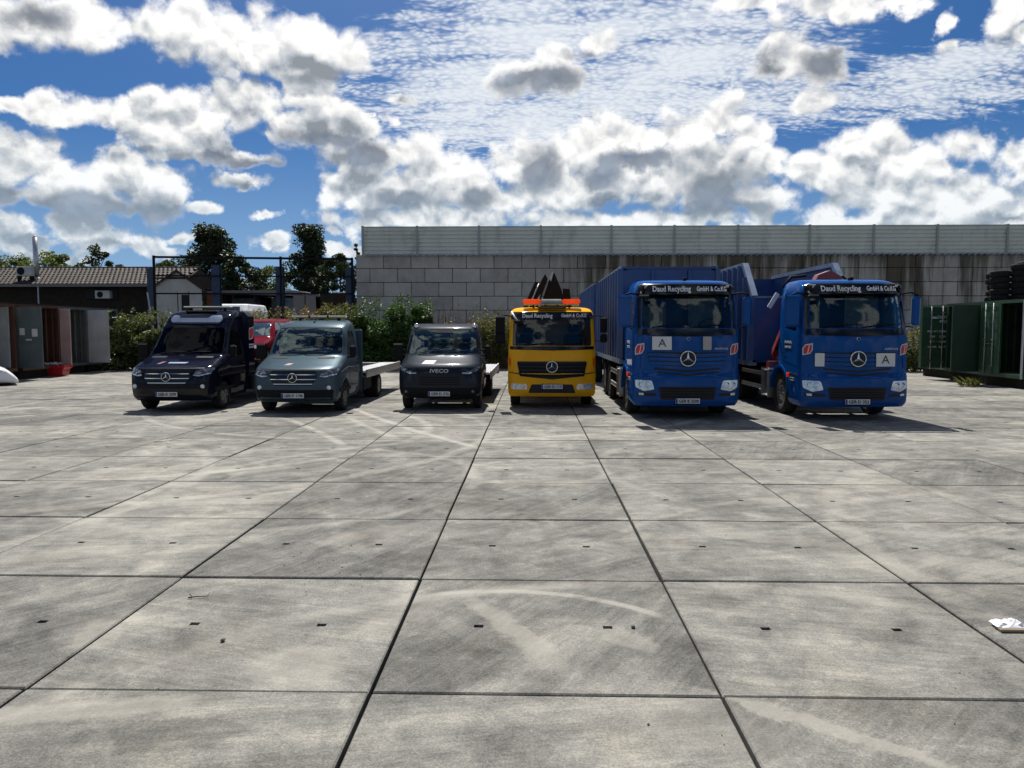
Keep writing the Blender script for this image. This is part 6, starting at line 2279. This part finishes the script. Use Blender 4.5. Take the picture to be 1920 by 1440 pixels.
        for s in (-1, 1):
            for k, zz in enumerate((1.54, 1.47)):
                MB().box(s * 1.001, s * 1.004, 2.62, 2.98, zz - .022, zz + .022).build('side_print', 'logo_silver', sl)
            xa, xb = s * 1.001, s * 1.004
            MB().prism([(2.62, 1.66), (2.90, 1.70), (2.98, 1.80), (2.98, 2.02), (2.66, 1.98), (2.62, 1.90)], 'x', xa, xb).build('badge', 'logo_silver', sl)
            MB().prism([(2.65, 1.69), (2.88, 1.73), (2.95, 1.81), (2.95, 1.99), (2.69, 1.955), (2.65, 1.89)], 'x', s * 1.0045, s * 1.006).build('badge_field', 'logo_red', sl)
    else:
        put(H.patch([(-.30, 1.11), (-.16, 1.11), (-.10, 1.15), (-.23, 1.15)], .004, .003, res=.04), 'bonnet_print', 'logo_dark', root)
        lb = put(MB().bbox(-.70, .70, 2.25, 2.45, 2.235, 2.295, .02), 'light_bar', 'clear_lens', root)
        for x in (-.24, .24):
            MB().bbox(x - .02, x + .02, 2.24, 2.46, 2.23, 2.305, .005).build('divider', 'black_plastic', lb)
        for x in (-.5, .5):
            MB().box(x - .03, x + .03, 2.32, 2.38, 2.14, 2.236).build('bracket', 'black_steel', lb)
        MB().tube([(-.02, 1.95, 2.10), (.02, 2.10, 2.32)], .008, 5).tube([(-.02, 1.92, 2.115), (-.02, 2.0, 2.125)], .03, 6).build('aerial', 'black_plastic', root)
    return root, H


def anthracite_truck(X, Y):
    root = thing('tow_truck', 'anthracite flatbed truck with lettered snub nose, third vehicle from the left', 'tow truck', (X, Y, 0), 0, 'small recovery trucks')
    H = Hull([(.30, .10, .88, .26), (.42, .01, .97, .30), (.62, .0, .995, .32), (.88, .02, 1.0, .34), (1.02, .07, .99, .34), (1.10, .18, .98, .33), (1.18, .38, .965, .30), (1.26, .58, .945, .27), (1.33, .72, .93, .24), (1.40, .79, .925, .24),
              (1.92, 1.26, .855, .2), (1.99, 1.36, .835, .22), (2.05, 1.55, .80, .22), (2.085, 1.75, .74, .2), (2.09, 1.85, .68, .2)], 2.22, 2.8, .025)
    wind = round_poly([(-.85, 1.345), (.85, 1.345), (.775, 1.935), (-.775, 1.935)], .06)
    sidew = round_poly([(1.05, 1.32), (1.20, 1.26), (1.92, 1.28), (1.92, 1.86), (1.42, 1.88)], .06)
    rear = round_poly([(-.62, 1.36), (.62, 1.36), (.60, 1.86), (-.60, 1.86)], .06)
    cab(root, H, 'anthracite_paint', wind, sidew, rear, arch=((.80, .34, .42),), inner_z=(1.22, 2.03), wind_glass='van_windscreen')
    put(MB().bbox(-.85, .85, .90, 1.35, 1.15, 1.345, .05), 'dashboard', 'interior', root)
    for x in (-.5, -.05, .52):
        seat(root, x, 1.85, 1.02, .42, .56)
    steering(root, (.50, 1.36, 1.38), .19)
    put(H.patch(round_poly([(-.22, 1.86), (.22, 1.86), (.20, 1.925), (-.20, 1.925)], .02), .0, .05), 'sensor_pod', 'interior', root)
    for s in (-1, 1):
        MB().lathe([(.075, .0), (.07, -.02), (.03, -.035), (1e-3, -.035)], (s * .74, H.front(.74, 2.0) + .02, 2.02), 'y', 14).build('work_lamp', 'chrome', root)
    put(H.patch(round_poly([(-.42, .96), (.42, .96), (.58, .86), (.50, .60), (.40, .56), (-.40, .56), (-.50, .60), (-.58, .86)], .05), .004, .03), 'grille', 'grille_black', root)
    for k in range(4):
        z = .63 + k * .055
        put(H.patch([(-.48, z), (.48, z), (.48, z + .02), (-.48, z + .02)], .012, .012), 'grille_bar', 'black_plastic', root)
    put(H.patch(round_poly([(-.62, .90), (.62, .90), (.70, 1.015), (-.70, 1.015)], .04), .010, .02), 'nose_panel', 'anthracite_paint', root)
    text_on(H, 'IVECO', .115, 'logo_silver', root, 0, .955, .44, .018, .002)
    put(H.patch(round_poly([(-.95, .56), (-.5, .555), (.5, .555), (.95, .56), (.93, .33), (-.93, .33)], .05), .008, .03), 'lower_bumper', 'black_plastic', root)
    plate(root, (0, H.front(0, .415) - .025, .415), 'GER·D 376')
    for s in (-1, 1):
        hl = round_poly([(s * .54, .89), (s * .70, .88), (s * .92, .96), (s * .965, 1.06), (s * .90, 1.055), (s * .72, .955), (s * .55, .93)], .02)
        h = put(H.patch(hl, .008, .03, res=.05), 'headlight', 'lamp_dark', root)
        put(H.patch([(s * .54, .895), (s * .70, .882), (s * .78, .91), (s * .78, .935), (s * .70, .91), (s * .55, .92)], .012, .01, res=.05), 'daylight_strip', 'lamp_glass', h)
        MB().lathe([(.04, .0), (.036, -.016), (1e-3, -.02)], (s * .80, H.front(.80, .46) - .006, .46), 'y', 12).build('fog_lamp', 'lamp_dark', root)
        door_side(H, root, 'anthracite_paint', round_poly([(1.22, .50), (2.0, .50), (2.0, 1.25), (1.12, 1.24), (1.10, .9)], .05), 1.85, 1.08, s)
        MB().tube([(s * .93, .98, 1.42), (s * 1.08, .95, 1.44)], .02, 6).build('mirror_arm', 'black_plastic', root)
        MB().tube([(s * .95, .98, 1.30), (s * 1.08, .95, 1.30)], .02, 6).build('mirror_arm', 'black_plastic', root)
        m = put(MB().bbox(s * 1.04, s * 1.18, .86, 1.0, 1.22, 1.56, .04), 'mirror', 'black_plastic', root)
        put(MB().bbox(s * 1.05, s * 1.17, .99, 1.02, 1.24, 1.54, .01), 'mirror_glass', 'chrome', m)
        wheel(root, s * .86, .80, .34, .20, s, bolts=6, r_rim=.21)
        wheel(root, s * .84, 4.4, .34, .40, s, bolts=6, deep=-.02, r_rim=.21)
        put(H.patch(round_poly([(s * .86, 1.345), (s * .91, 1.345), (s * .835, 1.95), (s * .785, 1.95)], .01), .004, .012), 'pillar_trim', 'gloss_black', root)
    wiper(H, root, -.60, 1.36, .0, 1.43)
    wiper(H, root, .05, 1.36, .62, 1.42)
    put(H.patch([(-.44, 1.115), (-.16, 1.115), (-.10, 1.19), (-.38, 1.19)], .004, .003, res=.04), 'bonnet_print', 'sticker', root)
    tow_bed(root, 2.5, 7.4, .80, 1.12)
    return root


def red_car(X, Y, z, pitch):
    """red hatchback standing on the tow bed, nose to the cab"""
    t = thing('red_hatchback', 'dark red hatchback loaded on the navy tow truck', 'car', (X, Y, z))
    t.rotation_euler = (pitch, 0, 0)
    H = Hull([(.20, .10, .80, .40), (.35, .0, .86, .45), (.60, .04, .885, .46), (.72, .14, .885, .46), (.80, .45, .88, .45), (.88, .85, .87, .40), (.94, 1.10, .855, .34), (1.0, 1.22, .84, .30), (1.34, 1.80, .66, .22), (1.41, 2.05, .60, .22), (1.44, 2.4, .52, .2)], 4.1, 2.5, .03, .28)
    wind = round_poly([(-.76, .97), (.76, .97), (.60, 1.36), (-.60, 1.36)], .06)
    sidew = round_poly([(1.50, .98), (3.5, 1.0), (3.2, 1.32), (2.05, 1.36)], .08)
    rear = round_poly([(-.55, 1.02), (.55, 1.02), (.48, 1.32), (-.48, 1.32)], .06)
    cab(t, H, 'car_red', wind, sidew, rear, arch=((.80, .30, .35), (3.30, .30, .35)), inner_z=(.88, 1.40), wind_glass='windscreen')
    for s in (-1, 1):
        wheel(t, s * .76, .80, .30, .19, s, bolts=5, r_rim=.20)
        wheel(t, s * .76, 3.30, .30, .19, s, bolts=5, r_rim=.20)
        put(MB().bbox(s * .86, s * 1.02, 1.40, 1.52, .98, 1.12, .04), 'mirror', 'car_red', t)
        door_side(H, t, 'car_red', round_poly([(1.42, .38), (2.35, .34), (2.35, .96), (1.45, .96)], .06), 2.2, .82, s)
        put(H.patch([(2.36, .98), (2.44, .98), (2.44, 1.35), (2.36, 1.35)], .003, .01, s), 'pillar', 'gloss_black', t)
        put(H.patch(round_poly([(s * .55, .62), (s * .80, .66), (s * .84, .76), (s * .60, .72)], .03), .006, .03), 'headlight', 'lamp_glass', t)
    put(H.patch(round_poly([(-.5, .32), (.5, .32), (.55, .56), (-.55, .56)], .05), .005, .03), 'grille', 'grille_black', t)
    for x in (-.38, .38):
        seat(t, x, 2.4, .62, .42, .5)
    return t


def build_vehicles():
    YV = dict(navy=17.65, slate=17.35, anth=18.15, yel=18.75, b1=16.45, b2=16.35)

    def X_of(px, Y):
        return at_y(px, 700, Y)[0]
    van_truck('near-black navy tow truck with tinted windscreen and roof deflector', X_of(311, YV['navy']), YV['navy'], 'navy_paint', 'GER·D 2399', True, 'dark_glass')
    red_car(X_of(311, YV['navy']) + .10, YV['navy'] + 3.42, .76, R(1.2))
    van_truck('slate grey tow truck with clear windscreen and empty flat bed', X_of(548, YV['slate']), YV['slate'], 'slate_paint', 'GER·D 1190', False, 'van_windscreen')
    anthracite_truck(X_of(823, YV['anth']), YV['anth'])
    yellow_truck(X_of(1035, YV['yel']), YV['yel'])
    x1 = X_of(1290, YV['b1'])
    heavy_truck('blue truck with tall ribbed container, A sign on the left of its nose', x1, YV['b1'], 'GER·B 3500', (-.55, 1.645), (.40, 1.645, 'sign_beige'),
                [(-.80, -.25, True), (.25, .95, False)])
    x2 = X_of(1609, YV['b2'])
    t2, H2 = heavy_truck('rightmost blue truck with red crane, A sign on the right of its nose', x2, YV['b2'], 'GER·D 352', (.57, 1.30), (-.78, 1.30, 'sign_white'),
                         [(-.80, -.35, True), (.20, .95, False)])
    # containers
    rolloff('tall blue ribbed container on the blue truck beside the yellow one', 0, 0, x1 - 1.10, x1 + 1.14, 19.0, 25.3, 1.18, 3.44, 3.44, 0.0, 11)
    rolloff('far blue ribbed container on the trailer behind the tall one', 0, 0, x1 - 1.10, x1 + 1.14, 27.6, 34.2, 1.18, 3.50, 3.50, 0.0, 11)
    # trailer
    tr = thing('drawbar_trailer', 'dark trailer frame carrying the far blue container', 'trailer', (x1, 27.4, 0))
    for s in (-1, 1):
        MB().box(s * .36, s * .48, 0.0, 6.9, .70, .99).build('frame_rail', 'black_steel', tr)
        for y in (1.0, 5.2):
            wheel(tr, s * .92, y, .48, .34, s, bolts=10)
    MB().tube([(0, 0, .75), (0, -1.5, .68)], .06, 8).build('drawbar', 'black_steel', tr)
    # lower container of the right truck with sloping front shoulders
    rolloff('open blue container with sloping front shoulders on the rightmost truck', 0, 0, x2 - 1.20, x2 + 1.20, 19.9, 26.0, 1.10, 3.66, 2.76, .95, 12)
    # red crane behind the right cab
    cr = thing('loader_crane', 'red loader crane folded behind the rightmost blue cab', 'crane', (x2, YV['b2'] + 2.55, 0))
    put(MB().bbox(-.98, -.60, -.22, .22, .85, 1.30, .05), 'base', 'crane_red', cr)
    MB().bar((-.98, .0, 1.30), (-.62, .05, 2.20), .13, .16).build('lower_boom', 'crane_red', cr)
    MB().bar((-.62, .0, 2.1), (.10, .05, 3.18), .18, .20).build('main_boom', 'crane_red', cr)
    put(MB().prism([(-.10, 3.02), (.62, 3.02), (.56, 3.22), (.30, 3.36), (.02, 3.26)], 'y', -.1, .2), 'boom_head', 'crane_red', cr)
    MB().tube([(.45, -.05, 3.05), (.62, 0, 3.22), (.78, .05, 3.10)], .035, 8).build('hose', 'black_plastic', cr)
    MB().tube([(-.80, -.05, 2.95), (-.62, -.02, 3.20), (-.25, 0, 3.24)], .035, 8).build('hose', 'black_plastic', cr)
    MB().bar((-1.18, -.2, 1.05), (-.80, -.2, 1.05), .22, .26).build('valve_block', 'crane_red', cr)
    MB().tube([(-1.0, -.25, 1.45), (-.78, -.2, 1.85), (-.70, -.15, 2.3)], .035, 6).build('hydraulic_hose', 'black_plastic', cr)
    MB().bar((-1.22, -.33, 2.46), (-1.02, -.33, 2.80), .03, .10).build('warning_panel', 'sign_white', cr)


build_vehicles()
